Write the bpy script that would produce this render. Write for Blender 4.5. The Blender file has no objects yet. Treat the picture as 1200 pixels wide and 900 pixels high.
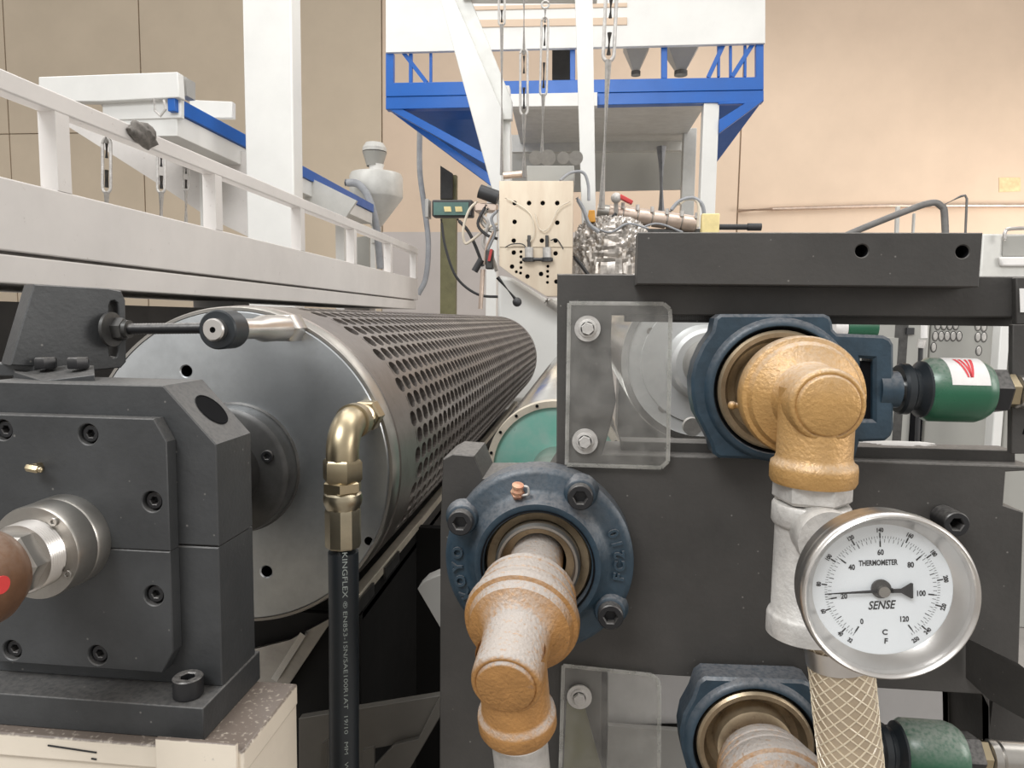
import bpy, bmesh, math, random
from mathutils import Vector, Matrix
random.seed(7)
C = bpy.context.scene.collection
PI = math.pi

# ------------------------------------------------------------------ camera
F = 820.0            # focal length in pixels of a 1200x900 frame
CAMZ = 1.35
_y = Vector(((685-600)/F, (450-375)/F, 1.0)).normalized()
_x = Vector((1.0, -0.014, 0.0)); _x = (_x - _y*_x.dot(_y)).normalized()
_z = Vector((_y.y*_x.z-_y.z*_x.y, _y.z*_x.x-_y.x*_x.z, _y.x*_x.y-_y.y*_x.x))
if _z.y < 0: _z = -_z
cam_d = bpy.data.cameras.new('camera'); cam = bpy.data.objects.new('camera', cam_d); C.objects.link(cam)
cam_d.sensor_width = 36; cam_d.lens = F/1200*36; cam_d.clip_start = 0.02; cam_d.clip_end = 100
M = Matrix(((_x.x, _x.y, -_x.z, 0), (_y.x, _y.y, -_y.z, 0), (_z.x, _z.y, -_z.z, CAMZ), (0, 0, 0, 1)))
cam.matrix_world = M
bpy.context.scene.camera = cam

def at(px, py, Y):
    """the point of the plane y = Y that lies behind a pixel of the 1200x900 photograph"""
    c = Vector(((px-600)/F, (450-py)/F, 1.0))
    t = Y/c.dot(_y)
    return Vector((c.dot(_x)*t, Y, c.dot(_z)*t+CAMZ))
def ax(px, py, X):
    """the point of the plane x = X behind a pixel"""
    c = Vector(((px-600)/F, (450-py)/F, 1.0))
    t = X/c.dot(_x)
    return Vector((X, c.dot(_y)*t, c.dot(_z)*t+CAMZ))
def on_plane(px, py, p0, n):
    c = Vector(((px-600)/F, (450-py)/F, 1.0)); d = Vector((c.dot(_x), c.dot(_y), c.dot(_z))); o = Vector((0, 0, CAMZ))
    return o+d*((Vector(p0)-o).dot(n)/d.dot(n))
def pr(px, Y): return px*Y/F        # a length in pixels at depth Y

# ------------------------------------------------------------------ world, lamps, exposure
sc = bpy.context.scene
w = bpy.data.worlds.new('hall_light'); sc.world = w; w.use_nodes = True
bg = w.node_tree.nodes['Background']; bg.inputs[0].default_value = (1.0, 0.98, 0.95, 1); bg.inputs[1].default_value = 0.66
def area(name, loc, target, size, power, col=(1, 1, 1)):
    l = bpy.data.lights.new(name, 'AREA'); l.shape = 'RECTANGLE'; l.size = size[0]; l.size_y = size[1]; l.energy = power; l.color = col
    o = bpy.data.objects.new(name, l); C.objects.link(o); o.location = loc
    o.rotation_euler = (Vector(target)-Vector(loc)).to_track_quat('-Z', 'Y').to_euler()
    return o
area('skylight_lamp', (0.5, 2.5, 6.5), (0.3, 2.5, 0), (3.0, 6.0), 190, (1, 0.98, 0.95))
area('skylight_lamp', (-5.0, 5.0, 6.5), (-3.0, 6, 0), (2.0, 6.0), 170, (1, 0.98, 0.95))
area('skylight_lamp', (2.5, 9.0, 6.5), (1.5, 9.5, 0), (3.0, 5.0), 130, (1, 0.97, 0.92))
area('doorway_light', (6.8, -1.0, 3.2), (0.0, 1.2, 1.0), (3.0, 3.0), 150, (1, 0.97, 0.93))
area('doorway_light', (8.5, 9.0, 1.8), (4.5, 13.0, 2.8), (2.0, 3.0), 210, (1, 0.92, 0.84))
area('front_fill', (-2.0, -2.5, 5.5), (-0.2, 0.9, 1.0), (3.0, 2.0), 230, (0.97, 0.99, 1))  # added fill lamp behind the camera, brightens drum face and front sides
vs = sc.view_settings; vs.view_transform = 'Standard'; vs.look = 'None'; vs.gamma = 1; vs.use_curve_mapping = False
vs.exposure = 0.2

# ------------------------------------------------------------------ materials
MATS = {}
def mat(name, col, rough=0.5, metal=0.0, var=0.12, scale=8.0, bump=0.0, bscale=60.0, dust=0.0, dustcol=(0.42, 0.38, 0.33), col2=None, spec=0.5, rvar=0.12, stretch=None, streak=0.0, wear=0.0, wearcol=(0.3, 0.28, 0.26), dot=None, coat=0.0):
    m = bpy.data.materials.new(name); m.use_nodes = True; nt = m.node_tree; N = nt.nodes; L = nt.links
    b = N['Principled BSDF']; b.inputs['Metallic'].default_value = metal; b.inputs['Roughness'].default_value = rough
    b.inputs['Specular IOR Level'].default_value = spec
    b.inputs['Coat Weight'].default_value = coat
    tc = N.new('ShaderNodeTexCoord'); geo = N.new('ShaderNodeNewGeometry')
    mp = N.new('ShaderNodeMapping'); L.new(geo.outputs['Position'], mp.inputs['Vector'])
    if stretch: mp.inputs['Scale'].default_value = stretch
    n = N.new('ShaderNodeTexNoise'); n.inputs['Scale'].default_value = scale; n.inputs['Detail'].default_value = 6; n.inputs['Roughness'].default_value = 0.65
    L.new(mp.outputs[0], n.inputs['Vector'])
    r = N.new('ShaderNodeMapRange'); r.inputs[1].default_value = 0.3; r.inputs[2].default_value = 0.7
    L.new(n.outputs['Fac'], r.inputs[0])
    mix = N.new('ShaderNodeMix'); mix.data_type = 'RGBA'
    c2 = col2 or tuple(c*(1-2*var) for c in col)
    c1 = col if col2 else tuple(min(1, c*(1+var)) for c in col)
    mix.inputs[6].default_value = (*c1, 1); mix.inputs[7].default_value = (*c2, 1); L.new(r.outputs[0], mix.inputs[0])
    out = mix.outputs[2]
    if wear > 0:
        n3 = N.new('ShaderNodeTexNoise'); n3.inputs['Scale'].default_value = 38; n3.inputs['Detail'].default_value = 8; n3.inputs['Roughness'].default_value = 0.75
        L.new(geo.outputs['Position'], n3.inputs['Vector'])
        r3 = N.new('ShaderNodeMapRange'); r3.inputs[1].default_value = 0.64-0.1*wear; r3.inputs[2].default_value = 0.74; L.new(n3.outputs['Fac'], r3.inputs[0])
        m3 = N.new('ShaderNodeMix'); m3.data_type = 'RGBA'; L.new(r3.outputs[0], m3.inputs[0]); L.new(out, m3.inputs[6]); m3.inputs[7].default_value = (*wearcol, 1); out = m3.outputs[2]
    if dust > 0:
        sx = N.new('ShaderNodeSeparateXYZ'); L.new(geo.outputs['Normal'], sx.inputs[0])
        r2 = N.new('ShaderNodeMapRange'); r2.inputs[1].default_value = 0.05; r2.inputs[2].default_value = 0.85; L.new(sx.outputs['Z'], r2.inputs[0])
        n2 = N.new('ShaderNodeTexNoise'); n2.inputs['Scale'].default_value = 260; n2.inputs['Detail'].default_value = 5; L.new(geo.outputs['Position'], n2.inputs['Vector'])
        r4 = N.new('ShaderNodeMapRange'); r4.inputs[1].default_value = 0.12; r4.inputs[2].default_value = 0.58; L.new(n2.outputs['Fac'], r4.inputs[0])
        mu = N.new('ShaderNodeMath'); mu.operation = 'MULTIPLY'; L.new(r2.outputs[0], mu.inputs[0]); L.new(r4.outputs[0], mu.inputs[1])
        mu2 = N.new('ShaderNodeMath'); mu2.operation = 'MULTIPLY'; L.new(mu.outputs[0], mu2.inputs[0]); mu2.inputs[1].default_value = dust
        m2 = N.new('ShaderNodeMix'); m2.data_type = 'RGBA'; L.new(mu2.outputs[0], m2.inputs[0]); L.new(out, m2.inputs[6]); m2.inputs[7].default_value = (*dustcol, 1)
        out = m2.outputs[2]
        if metal > 0:
            mm = N.new('ShaderNodeMath'); mm.operation = 'MULTIPLY_ADD'; L.new(mu2.outputs[0], mm.inputs[0]); mm.inputs[1].default_value = -metal; mm.inputs[2].default_value = metal
            L.new(mm.outputs[0], b.inputs['Metallic'])
    if dot:      # pale specks of plastic dust
        v = N.new('ShaderNodeTexVoronoi'); v.inputs['Scale'].default_value = 62; L.new(geo.outputs['Position'], v.inputs['Vector'])
        r5 = N.new('ShaderNodeMapRange'); r5.inputs[1].default_value = 0.035; r5.inputs[2].default_value = 0.075; r5.inputs[3].default_value = dot; r5.inputs[4].default_value = 0; L.new(v.outputs['Distance'], r5.inputs[0])
        m5 = N.new('ShaderNodeMix'); m5.data_type = 'RGBA'; L.new(r5.outputs[0], m5.inputs[0]); L.new(out, m5.inputs[6]); m5.inputs[7].default_value = (0.4, 0.38, 0.35, 1); out = m5.outputs[2]
    L.new(out, b.inputs['Base Color'])
    rr = N.new('ShaderNodeMapRange'); rr.inputs[3].default_value = max(0.02, rough-rvar); rr.inputs[4].default_value = min(1, rough+rvar); L.new(n.outputs['Fac'], rr.inputs[0]); L.new(rr.outputs[0], b.inputs['Roughness'])
    if bump > 0:
        nb = N.new('ShaderNodeTexNoise'); nb.inputs['Scale'].default_value = bscale; nb.inputs['Detail'].default_value = 4; L.new(mp.outputs[0] if stretch else geo.outputs['Position'], nb.inputs['Vector'])
        bp = N.new('ShaderNodeBump'); bp.inputs['Strength'].default_value = bump; bp.inputs['Distance'].default_value = 0.002; L.new(nb.outputs['Fac'], bp.inputs['Height']); L.new(bp.outputs[0], b.inputs['Normal'])
    MATS[name] = m
    return m
mat('black_oxide', (0.056, 0.058, 0.060), 0.5, 0.25, var=0.18, scale=9, bump=0.15, bscale=250, dust=0.55, dustcol=(0.16, 0.15, 0.14), dot=0.35)
mat('frame_black', (0.060, 0.056, 0.052), 0.55, 0.2, var=0.16, scale=6, bump=0.15, bscale=200, dust=0.7, dustcol=(0.2, 0.185, 0.17), dot=0.35)
mat('screw_black', (0.03, 0.03, 0.032), 0.4, 0.5, dust=0.5, dustcol=(0.3, 0.28, 0.26))
mat('hole_black', (0.006, 0.006, 0.007), 0.8, spec=0.08)
mat('union_brown', (0.20, 0.105, 0.06), 0.35, 0.3, var=0.2, scale=25, dust=0.3)
mat('roll_face', (0.62, 0.62, 0.61), 0.38, 0.55, var=0.06, scale=8)
mat('bed_black', (0.010, 0.0095, 0.009), 0.6, spec=0.2)
mat('white_paint', (0.72, 0.715, 0.69), 0.42, var=0.03, scale=3)
mat('white_dirty', (0.66, 0.63, 0.605), 0.45, var=0.05, scale=3, wear=0.12, wearcol=(0.30, 0.25, 0.23), dust=0.25, dustcol=(0.5, 0.46, 0.42))
mat('pedestal_cream', (0.74, 0.66, 0.55), 0.4, var=0.06, scale=6, dust=1.5, dustcol=(0.15, 0.12, 0.10), wear=0.1)
mat('patch_tan', (0.74, 0.57, 0.33), 0.8)
mat('pipe_grey', (0.17, 0.165, 0.16), 0.5, 0.2)
mat('dado_grey', (0.50, 0.46, 0.44), 0.7, var=0.04, scale=1)
mat('brace_grey', (0.13, 0.12, 0.105), 0.5, 0.2, var=0.1, scale=6)
mat('blue_paint', (0.007, 0.105, 0.43), 0.35, var=0.05, scale=4)
mat('deck_grey', (0.36, 0.35, 0.33), 0.5, var=0.08, scale=2)
mat('cast_blue', (0.026, 0.050, 0.073), 0.42, 0.1, var=0.2, scale=25, bump=0.35, bscale=120, dust=0.6, dustcol=(0.24, 0.23, 0.23))
mat('bronze', (0.50, 0.29, 0.105), 0.42, 0.4, var=0.08, scale=25, bump=0.5, bscale=300, dust=0.65, dustcol=(0.50, 0.43, 0.36))
mat('bronze_dusty', (0.44, 0.225, 0.075), 0.48, 0.35, var=0.12, scale=30, bump=0.7, bscale=280, dust=1.5, dustcol=(0.40, 0.355, 0.32), wear=0.06, wearcol=(0.24, 0.15, 0.1))
mat('zinc_gold', (0.45, 0.375, 0.25), 0.34, 1.0, var=0.1, scale=20)
mat('zinc_ferrule', (0.44, 0.385, 0.28), 0.34, 1.0, var=0.12, scale=25)
mat('rubber', (0.014, 0.018, 0.022), 0.42, var=0.1)
mat('print_pale', (0.30, 0.33, 0.31), 0.7)
mat('steel_face', (0.72, 0.75, 0.77), 0.34, 1.0, var=0.18, scale=6, rvar=0.2, bump=0.05, bscale=25)
mat('steel_bright', (0.72, 0.72, 0.71), 0.22, 1.0, var=0.06, scale=14)
mat('steel_mid', (0.42, 0.40, 0.37), 0.34, 0.9, var=0.1, scale=20)
mat('steel_dark', (0.10, 0.098, 0.095), 0.4, 0.7, var=0.2, scale=20)
mat('shell_steel', (0.235, 0.208, 0.19), 0.42, 0.75, var=0.12, scale=10, bump=0.1, bscale=90, wear=0.3, wearcol=(0.12, 0.09, 0.075))
mat('shell_core', (0.03, 0.025, 0.022), 0.7)
mat('bearing_brown', (0.42, 0.33, 0.22), 0.38, 0.7, var=0.2, scale=25, wear=0.7, wearcol=(0.045, 0.018, 0.012))
mat('galvanized', (0.52, 0.50, 0.475), 0.5, 0.35, var=0.12, scale=40, bump=0.5, bscale=180, dust=0.5, dustcol=(0.8, 0.77, 0.72))
mat('stainless', (0.66, 0.63, 0.60), 0.3, 1.0, var=0.06, scale=12, rvar=0.06)
mat('green_paint', (0.018, 0.105, 0.055), 0.3, 0.05, var=0.08, dust=0.7, dustcol=(0.3, 0.31, 0.28))
mat('teal_face', (0.34, 0.46, 0.41), 0.3, 0.2, var=0.1, scale=9, col2=(0.12, 0.42, 0.33))
mat('chrome_roll', (0.70, 0.70, 0.69), 0.2, 1.0, var=0.08, scale=6)
mat('cream_rim', (0.55, 0.49, 0.40), 0.45, 0.3, var=0.12, scale=18)
mat('wall_beige', (0.66, 0.52, 0.40), 0.8, var=0.05, scale=0.5, bump=0.2, bscale=12)
mat('wall_grey', (0.58, 0.485, 0.37), 0.8, var=0.05, scale=0.5, bump=0.2, bscale=12)
mat('concrete', (0.30, 0.28, 0.26), 0.6, var=0.12, scale=1.5)
mat('die_steel', (0.62, 0.50, 0.38), 0.35, 0.6, var=0.06, scale=9, col2=(0.72, 0.63, 0.50), stretch=(1, 1, 0.2))
mat('foil', (0.50, 0.46, 0.42), 0.35, 0.8, var=0.3, scale=18, bump=0.5, bscale=30)
mat('heater_band', (0.62, 0.50, 0.42), 0.38, 0.7, var=0.1, scale=12)
mat('cabinet_grey', (0.34, 0.335, 0.31), 0.45, var=0.04, scale=2)
mat('yellow_block', (0.75, 0.62, 0.30), 0.5)
mat('cable_grey', (0.30, 0.31, 0.33), 0.5)
mat('cable_cream', (0.7, 0.62, 0.5), 0.5)
mat('cable_dark', (0.03, 0.03, 0.032), 0.5)
mat('red_plastic', (0.55, 0.05, 0.05), 0.4)
mat('orange_plastic', (0.75, 0.35, 0.05), 0.4)
mat('dial_white', (0.88, 0.91, 0.93), 0.5, var=0.01)
mat('ink', (0.02, 0.02, 0.022), 0.6)
mat('sticker_white', (0.72, 0.69, 0.67), 0.5, var=0.06, scale=60)
mat('sticker_red', (0.62, 0.06, 0.07), 0.5)
mat('olive_paint', (0.16, 0.15, 0.07), 0.5)
mat('tarp_white', (0.78, 0.76, 0.74), 0.6, var=0.05)
mat('hose_beige', (0.42, 0.33, 0.23), 0.25, var=0.1, scale=20, coat=0.4)
mat('braid_cream', (0.72, 0.62, 0.46), 0.35, var=0.05, coat=0.4)
mat('panel_grey', (0.55, 0.54, 0.54), 0.4, 0.2, var=0.06, scale=6)
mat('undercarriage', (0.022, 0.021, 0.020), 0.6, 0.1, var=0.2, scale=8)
mat('label_green', (0.07, 0.15, 0.13), 0.4)
mat('rag_grey', (0.16, 0.145, 0.13), 0.8, var=0.25, scale=60)
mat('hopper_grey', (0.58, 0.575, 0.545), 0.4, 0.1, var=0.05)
mat('copper_red', (0.5, 0.16, 0.09), 0.4, 0.4, var=0.3, scale=150, col2=(0.6, 0.42, 0.28))

def clear(name, haze, tint):
    m = bpy.data.materials.new(name); m.use_nodes = True; nt = m.node_tree; N = nt.nodes; L = nt.links
    N.remove(N['Principled BSDF']); out = N['Material Output']
    t = N.new('ShaderNodeBsdfTransparent'); t.inputs[0].default_value = (*tint, 1)
    d = N.new('ShaderNodeBsdfDiffuse'); d.inputs[0].default_value = (0.55, 0.53, 0.5, 1)
    n = N.new('ShaderNodeTexNoise'); n.inputs['Scale'].default_value = 45; n.inputs['Detail'].default_value = 8
    geo = N.new('ShaderNodeNewGeometry'); L.new(geo.outputs['Position'], n.inputs['Vector'])
    r = N.new('ShaderNodeMapRange'); r.inputs[1].default_value = 0.35; r.inputs[2].default_value = 0.75; r.inputs[3].default_value = haze*0.6; r.inputs[4].default_value = haze*1.8; L.new(n.outputs['Fac'], r.inputs[0])
    m1 = N.new('ShaderNodeMixShader'); L.new(r.outputs[0], m1.inputs[0]); L.new(t.outputs[0], m1.inputs[1]); L.new(d.outputs[0], m1.inputs[2])
    g = N.new('ShaderNodeBsdfGlossy'); g.inputs[1].default_value = 0.06
    lw = N.new('ShaderNodeLayerWeight'); lw.inputs[0].default_value = 0.5
    pw = N.new('ShaderNodeMath'); pw.operation = 'POWER'; L.new(lw.outputs['Facing'], pw.inputs[0]); pw.inputs[1].default_value = 4
    fr = N.new('ShaderNodeMath'); fr.operation = 'MULTIPLY_ADD'; L.new(pw.outputs[0], fr.inputs[0]); fr.inputs[1].default_value = 0.7; fr.inputs[2].default_value = 0.035
    m2 = N.new('ShaderNodeMixShader'); L.new(fr.outputs[0], m2.inputs[0]); L.new(m1.outputs[0], m2.inputs[1]); L.new(g.outputs[0], m2.inputs[2])
    L.new(m2.outputs[0], out.inputs[0]); MATS[name] = m
clear('acrylic', 0.10, (0.93, 0.93, 0.92))
clear('gauge_glass', 0.01, (0.98, 0.98, 0.98))
clear('acrylic_edge', 0.38, (0.9, 0.92, 0.9))

# ------------------------------------------------------------------ mesh helpers
def frame(d):
    d = Vector(d).normalized()
    u = Vector((0, 0, 1)) if abs(d.z) < 0.9 else Vector((1, 0, 0))
    a = d.cross(u).normalized(); b = a.cross(d).normalized()
    return d, a, b
class MB:
    def __init__(s): s.v = []; s.f = []
    def add(s, vs, fs):
        k = len(s.v); s.v += [Vector(q) for q in vs]; s.f += [[i+k for i in f] for f in fs]; return s
    def box(s, a, b):
        x0, y0, z0 = [min(p, q) for p, q in zip(a, b)]; x1, y1, z1 = [max(p, q) for p, q in zip(a, b)]
        return s.add([(x0,y0,z0),(x1,y0,z0),(x1,y1,z0),(x0,y1,z0),(x0,y0,z1),(x1,y0,z1),(x1,y1,z1),(x0,y1,z1)],
                     [(0,3,2,1),(4,5,6,7),(0,1,5,4),(1,2,6,5),(2,3,7,6),(3,0,4,7)])
    def prism(s, pts, off):
        n = len(pts); off = Vector(off); A = [Vector(q) for q in pts]; B = [q+off for q in A]
        nrm = Vector((0, 0, 0))
        for i in range(n): nrm += A[i].cross(A[(i+1) % n])
        if nrm.dot(off) > 0: A, B = list(reversed(A)), list(reversed(B))
        return s.add(A+B, [list(range(n)), list(range(2*n-1, n-1, -1))]+[(i, i+n, (i+1) % n+n, (i+1) % n) for i in range(n)])
    def bar(s, p, q, wd, h, up=(0, 0, 1)):
        p = Vector(p); q = Vector(q); d = (q-p).normalized(); a = d.cross(Vector(up)).normalized(); b = a.cross(d).normalized()
        c = [a*wd/2+b*h/2, a*wd/2-b*h/2, -a*wd/2-b*h/2, -a*wd/2+b*h/2]
        return s.prism([p+k for k in c], q-p)
    def lathe(s, prof, o, d, seg=48, close=False, rot=0.0):
        """prof = (radius, distance along d) from start to end"""
        d, a, b = frame(d); o = Vector(o); vs = []; fs = []; k = len(prof)
        for i in range(seg):
            t = 2*PI*i/seg+rot; e = a*math.cos(t)+b*math.sin(t)
            for r, h in prof: vs.append(o+d*h+e*max(r, 1e-5))
        for i in range(seg):
            j = (i+1) % seg
            for q in range(k-1 if not close else k):
                q2 = (q+1) % k
                fs.append((i*k+q, i*k+q2, j*k+q2, j*k+q))
        return s.add(vs, fs)
    def cyl(s, p, q, r, r2=None, seg=32):
        p = Vector(p); q = Vector(q); h = (q-p).length; r2 = r if r2 is None else r2
        return s.lathe([(0, 0), (r, 0), (r2, h), (0, h)], p, q-p, seg)
    def hexa(s, p, q, r, rot=0.0, ch=0.12):
        p = Vector(p); q = Vector(q); h = (q-p).length
        return s.lathe([(0, 0), (r*0.9, 0), (r, h*ch), (r, h*(1-ch)), (r*0.9, h), (0, h)], p, q-p, 6, rot=rot)
    def tube(s, path, r, seg=10, cap=True):
        P = [Vector(q) for q in path]; vs = []; fs = []; up = None; n = len(P)
        for i, p in enumerate(P):
            d = (P[min(i+1, n-1)]-P[max(i-1, 0)]).normalized()
            if up is None: _, a, b = frame(d)
            else:
                a = (up-d*up.dot(d)).normalized(); b = d.cross(a)
            up = a; rr = r[i] if isinstance(r, (list, tuple)) else r
            for k in range(seg):
                t = 2*PI*k/seg; vs.append(p+(a*math.cos(t)+b*math.sin(t))*rr)
        for i in range(n-1):
            for k in range(seg):
                k2 = (k+1) % seg; fs.append((i*seg+k, (i+1)*seg+k, (i+1)*seg+k2, i*seg+k2))
        if cap: fs.append(list(range(seg))); fs.append(list(range((n-1)*seg, n*seg))[::-1])
        return s.add(vs, fs)
    def sphere(s, c, r, seg=20):
        return s.lathe([(math.sin(PI*i/10)*r, -math.cos(PI*i/10)*r) for i in range(11)], c, (0, 0, 1), seg)
def spline(pts, n=8):
    P = [Vector(p) for p in pts]; P = [P[0]*2-P[1]]+P+[P[-1]*2-P[-2]]; out = []
    for i in range(1, len(P)-2):
        for k in range(n):
            t = k/n; a, b, c, d = P[i-1], P[i], P[i+1], P[i+2]
            out.append(0.5*((2*b)+(c-a)*t+(2*a-5*b+4*c-d)*t*t+(3*b-a-3*c+d)*t**3))
    out.append(P[-2]); return out
def curve_mesh(outline, holes, y0, y1, bev=0.0):
    """flat plate with holes in the x-z plane, from depth y0 (front) to y1"""
    cu = bpy.data.curves.new('outline', 'CURVE'); cu.dimensions = '2D'; cu.fill_mode = 'BOTH'
    def sp(pts):
        q = cu.splines.new('POLY'); q.points.add(len(pts)-1)
        for i, p in enumerate(pts): q.points[i].co = (p[0], p[1], 0, 1)
        q.use_cyclic_u = True
    sp(outline)
    for h in holes:
        if len(h) == 3 and not hasattr(h[0], '__len__'): sp([(h[0]+h[2]*math.cos(2*PI*i/24), h[1]+h[2]*math.sin(2*PI*i/24)) for i in range(24)])
        else: sp(h)
    e = abs(y1-y0)/2; cu.extrude = e-bev; cu.bevel_depth = bev; cu.bevel_resolution = 0; cu.offset = -bev
    o = bpy.data.objects.new('outline', cu); C.objects.link(o)
    me = bpy.data.meshes.new_from_object(o.evaluated_get(bpy.context.evaluated_depsgraph_get()))
    bpy.data.objects.remove(o); bpy.data.curves.remove(cu)
    me.transform(Matrix(((1, 0, 0, 0), (0, 0, -1, (y0+y1)/2), (0, 1, 0, 0), (0, 0, 0, 1))))
    return me
def text_mesh(s, size, extrude=0.0, align='CENTER', shear=0.0, bold=0.0):
    """lettering in the local x-y plane, centred on the origin"""
    cu = bpy.data.curves.new('lettering', 'FONT'); cu.body = s; cu.size = size; cu.extrude = extrude; cu.align_x = align; cu.align_y = 'CENTER'; cu.shear = shear; cu.offset = bold; cu.resolution_u = 3
    o = bpy.data.objects.new('lettering', cu); C.objects.link(o)
    me = bpy.data.meshes.new_from_object(o.evaluated_get(bpy.context.evaluated_depsgraph_get()))
    bpy.data.objects.remove(o); bpy.data.curves.remove(cu)
    return me
def root_loc(p):
    l = Vector((0, 0, 0))
    while p: l += p.location; p = p.parent
    return l
def finish(me, m, ang=35):
    me.materials.clear(); me.materials.append(MATS[m])
    for p in me.polygons: p.use_smooth = ang > 0
    if ang > 0: me.set_sharp_from_angle(angle=math.radians(ang))
def obj(name, mb, m, parent=None, bev=0.0, ang=35, kind=None, label=None, seg=2):
    if isinstance(mb, MB):
        me = bpy.data.meshes.new(name); me.from_pydata([tuple(v) for v in mb.v], [], mb.f); me.validate()
        bm = bmesh.new(); bm.from_mesh(me); bmesh.ops.remove_doubles(bm, verts=bm.verts, dist=2e-5); bmesh.ops.recalc_face_normals(bm, faces=bm.faces); bm.to_mesh(me); bm.free()
    else: me = mb; me.name = name
    l = root_loc(parent)
    if parent is None and len(me.vertices):      # a thing that is one mesh gets its origin at its base
        xs = [v.co for v in me.vertices]; l = Vector(((min(c.x for c in xs)+max(c.x for c in xs))/2, (min(c.y for c in xs)+max(c.y for c in xs))/2, min(c.z for c in xs)))
    me.transform(Matrix.Translation(-l)); finish(me, m, ang)
    o = bpy.data.objects.new(name, me); C.objects.link(o)
    if parent: o.parent = parent
    else: o.location = l
    if bev > 0:
        md = o.modifiers.new('bevel', 'BEVEL'); md.width = bev; md.segments = seg; md.limit_method = 'ANGLE'; md.angle_limit = math.radians(40); md.harden_normals = False
    if kind: o['kind'] = kind
    if label: o['label'] = label
    return o
def inst(name, me, loc, parent, rot=None):
    """one more piece that shares mesh data"""
    o = bpy.data.objects.new(name, me); C.objects.link(o); o.parent = parent; o.location = Vector(loc)-root_loc(parent)
    if rot is not None: o.rotation_euler = rot
    return o
def mesh_of(mb, name, m, ang=35):
    me = bpy.data.meshes.new(name); me.from_pydata([tuple(v) for v in mb.v], [], mb.f); me.validate()
    bm = bmesh.new(); bm.from_mesh(me); bmesh.ops.remove_doubles(bm, verts=bm.verts, dist=1e-6); bmesh.ops.recalc_face_normals(bm, faces=bm.faces); bm.to_mesh(me); bm.free()
    finish(me, m, ang); return me
def tag(o, label, cat, group=None):
    o['label'] = label; o['category'] = cat
    if group: o['group'] = group
    return o
def thing(name, label, cat, loc, group=None):
    o = bpy.data.objects.new(name, None); C.objects.link(o); o.location = loc; o.empty_display_size = 0.05
    return tag(o, label, cat, group)
def struct(name, mb, m, parent=None, **k):
    o = obj(name, mb, m, parent, **k); o['kind'] = 'structure'; return o

_sock = {}
def socket_screw(r, h, m='screw_black'):
    """cap screw head whose face looks to -y, seated at y = 0"""
    k = (round(r, 5), round(h, 5), m)
    if k not in _sock:
        hexh = [(0.52*r*math.cos(PI/3*i), 0.52*r*math.sin(PI/3*i)) for i in range(6)]
        me = curve_mesh([(r*math.cos(2*PI*i/28), r*math.sin(2*PI*i/28)) for i in range(28)], [hexh], -h, 0, r*0.08)
        fl = MB().lathe([(0, 0), (0.6*r, 0), (0.6*r, h*0.3), (0, h*0.3)], (0, 0, 0), (0, -1, 0), 12)
        bm = bmesh.new(); bm.from_mesh(me)
        t = bpy.data.meshes.new('t'); t.from_pydata([tuple(v) for v in fl.v], [], fl.f); bm.from_mesh(t); bm.to_mesh(me); bm.free(); bpy.data.meshes.remove(t)
        finish(me, m, 35); _sock[k] = me
    return _sock[k]
def xz(p): return (p.x, p.z)
def trace(pts, Y): return [xz(at(px, py, Y)) for px, py in pts]
def arc(c, r, a0, a1, n=12): return [(c[0]+r*math.cos(math.radians(a0+(a1-a0)*i/n)), c[1]+r*math.sin(math.radians(a0+(a1-a0)*i/n))) for i in range(n+1)]
# ================================================================== the setting
Bk = 13.0
zt = 9.0
wall = struct('wall_back', MB().box((-14, Bk+0.06, 0), (14, Bk+0.3, zt)), 'wall_grey')
seams = [-14] + [at(px, 300, Bk).x for px in (-140, 18, 172, 448, 862)] + [9.0, 14]
for i in range(len(seams)-1):
    zs = [0, at(10, 157, Bk).z, zt] if i < 3 else [0, zt]
    for k in range(len(zs)-1):
        obj('panel', MB().box((seams[i]+0.012, Bk, zs[k]+0.008), (seams[i+1]-0.012, Bk+0.06, zs[k+1]-0.008)), 'wall_grey' if i < 4 else 'wall_beige', wall, bev=0.006)
struct('floor', MB().box((-14, -9, -0.1), (14, Bk+0.3, 0)), 'concrete')
struct('trim_1', MB().box((at(448, 268, Bk).x, Bk-0.012, 0), (at(862, 268, Bk).x, Bk-0.001, at(500, 272, Bk).z)), 'dado_grey')

# ================================================================== perforated drum
A = at(277, 548, 0.80); AX, AZ = A.x, A.z
YF, YE, RS = 0.80, 3.3, 0.197
drum = thing('perforated_drum', 'large perforated steel drum with polished grey end face, left of centre', 'drum', (AX, 2.0, AZ-RS))
RF = 0.190
def onface(px, py, Y): p = at(px, py, Y); return (p.x, p.z)
fh = [onface(218, 435, YF), onface(432, 634, YF), onface(312, 670, YF)]
hm = curve_mesh([(AX+RF*math.cos(2*PI*i/128), AZ+RF*math.sin(2*PI*i/128)) for i in range(128)], [(p[0], p[1], 0.0068) for p in fh], YF, YF+0.03, 0.0015)
obj('end_disc', hm, 'steel_face', drum, ang=30)
for p in fh: obj('bolt_hole', MB().lathe([(0.0066, 0.001), (0.0066, 0.022), (0, 0.022)], (p[0], YF, p[1]), (0, 1, 0), 16), 'hole_black', drum)
obj('rim_ring', MB().lathe([(0.1905, 0.0), (0.194, 0.0), (0.1955, 0.004), (0.1955, 0.03), (0.1905, 0.03)], (AX, YF+0.001, AZ), (0, 1, 0), 128, close=True), 'steel_mid', drum)
hub = obj('hub', MB().lathe([(0.0, 0), (0.070, 0), (0.076, 0.004), (0.078, 0.012), (0.078, 0.026), (0.083, 0.03), (0, 0.03)], (AX, YF-0.028, AZ), (0, 1, 0), 64), 'steel_dark', drum)
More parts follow.
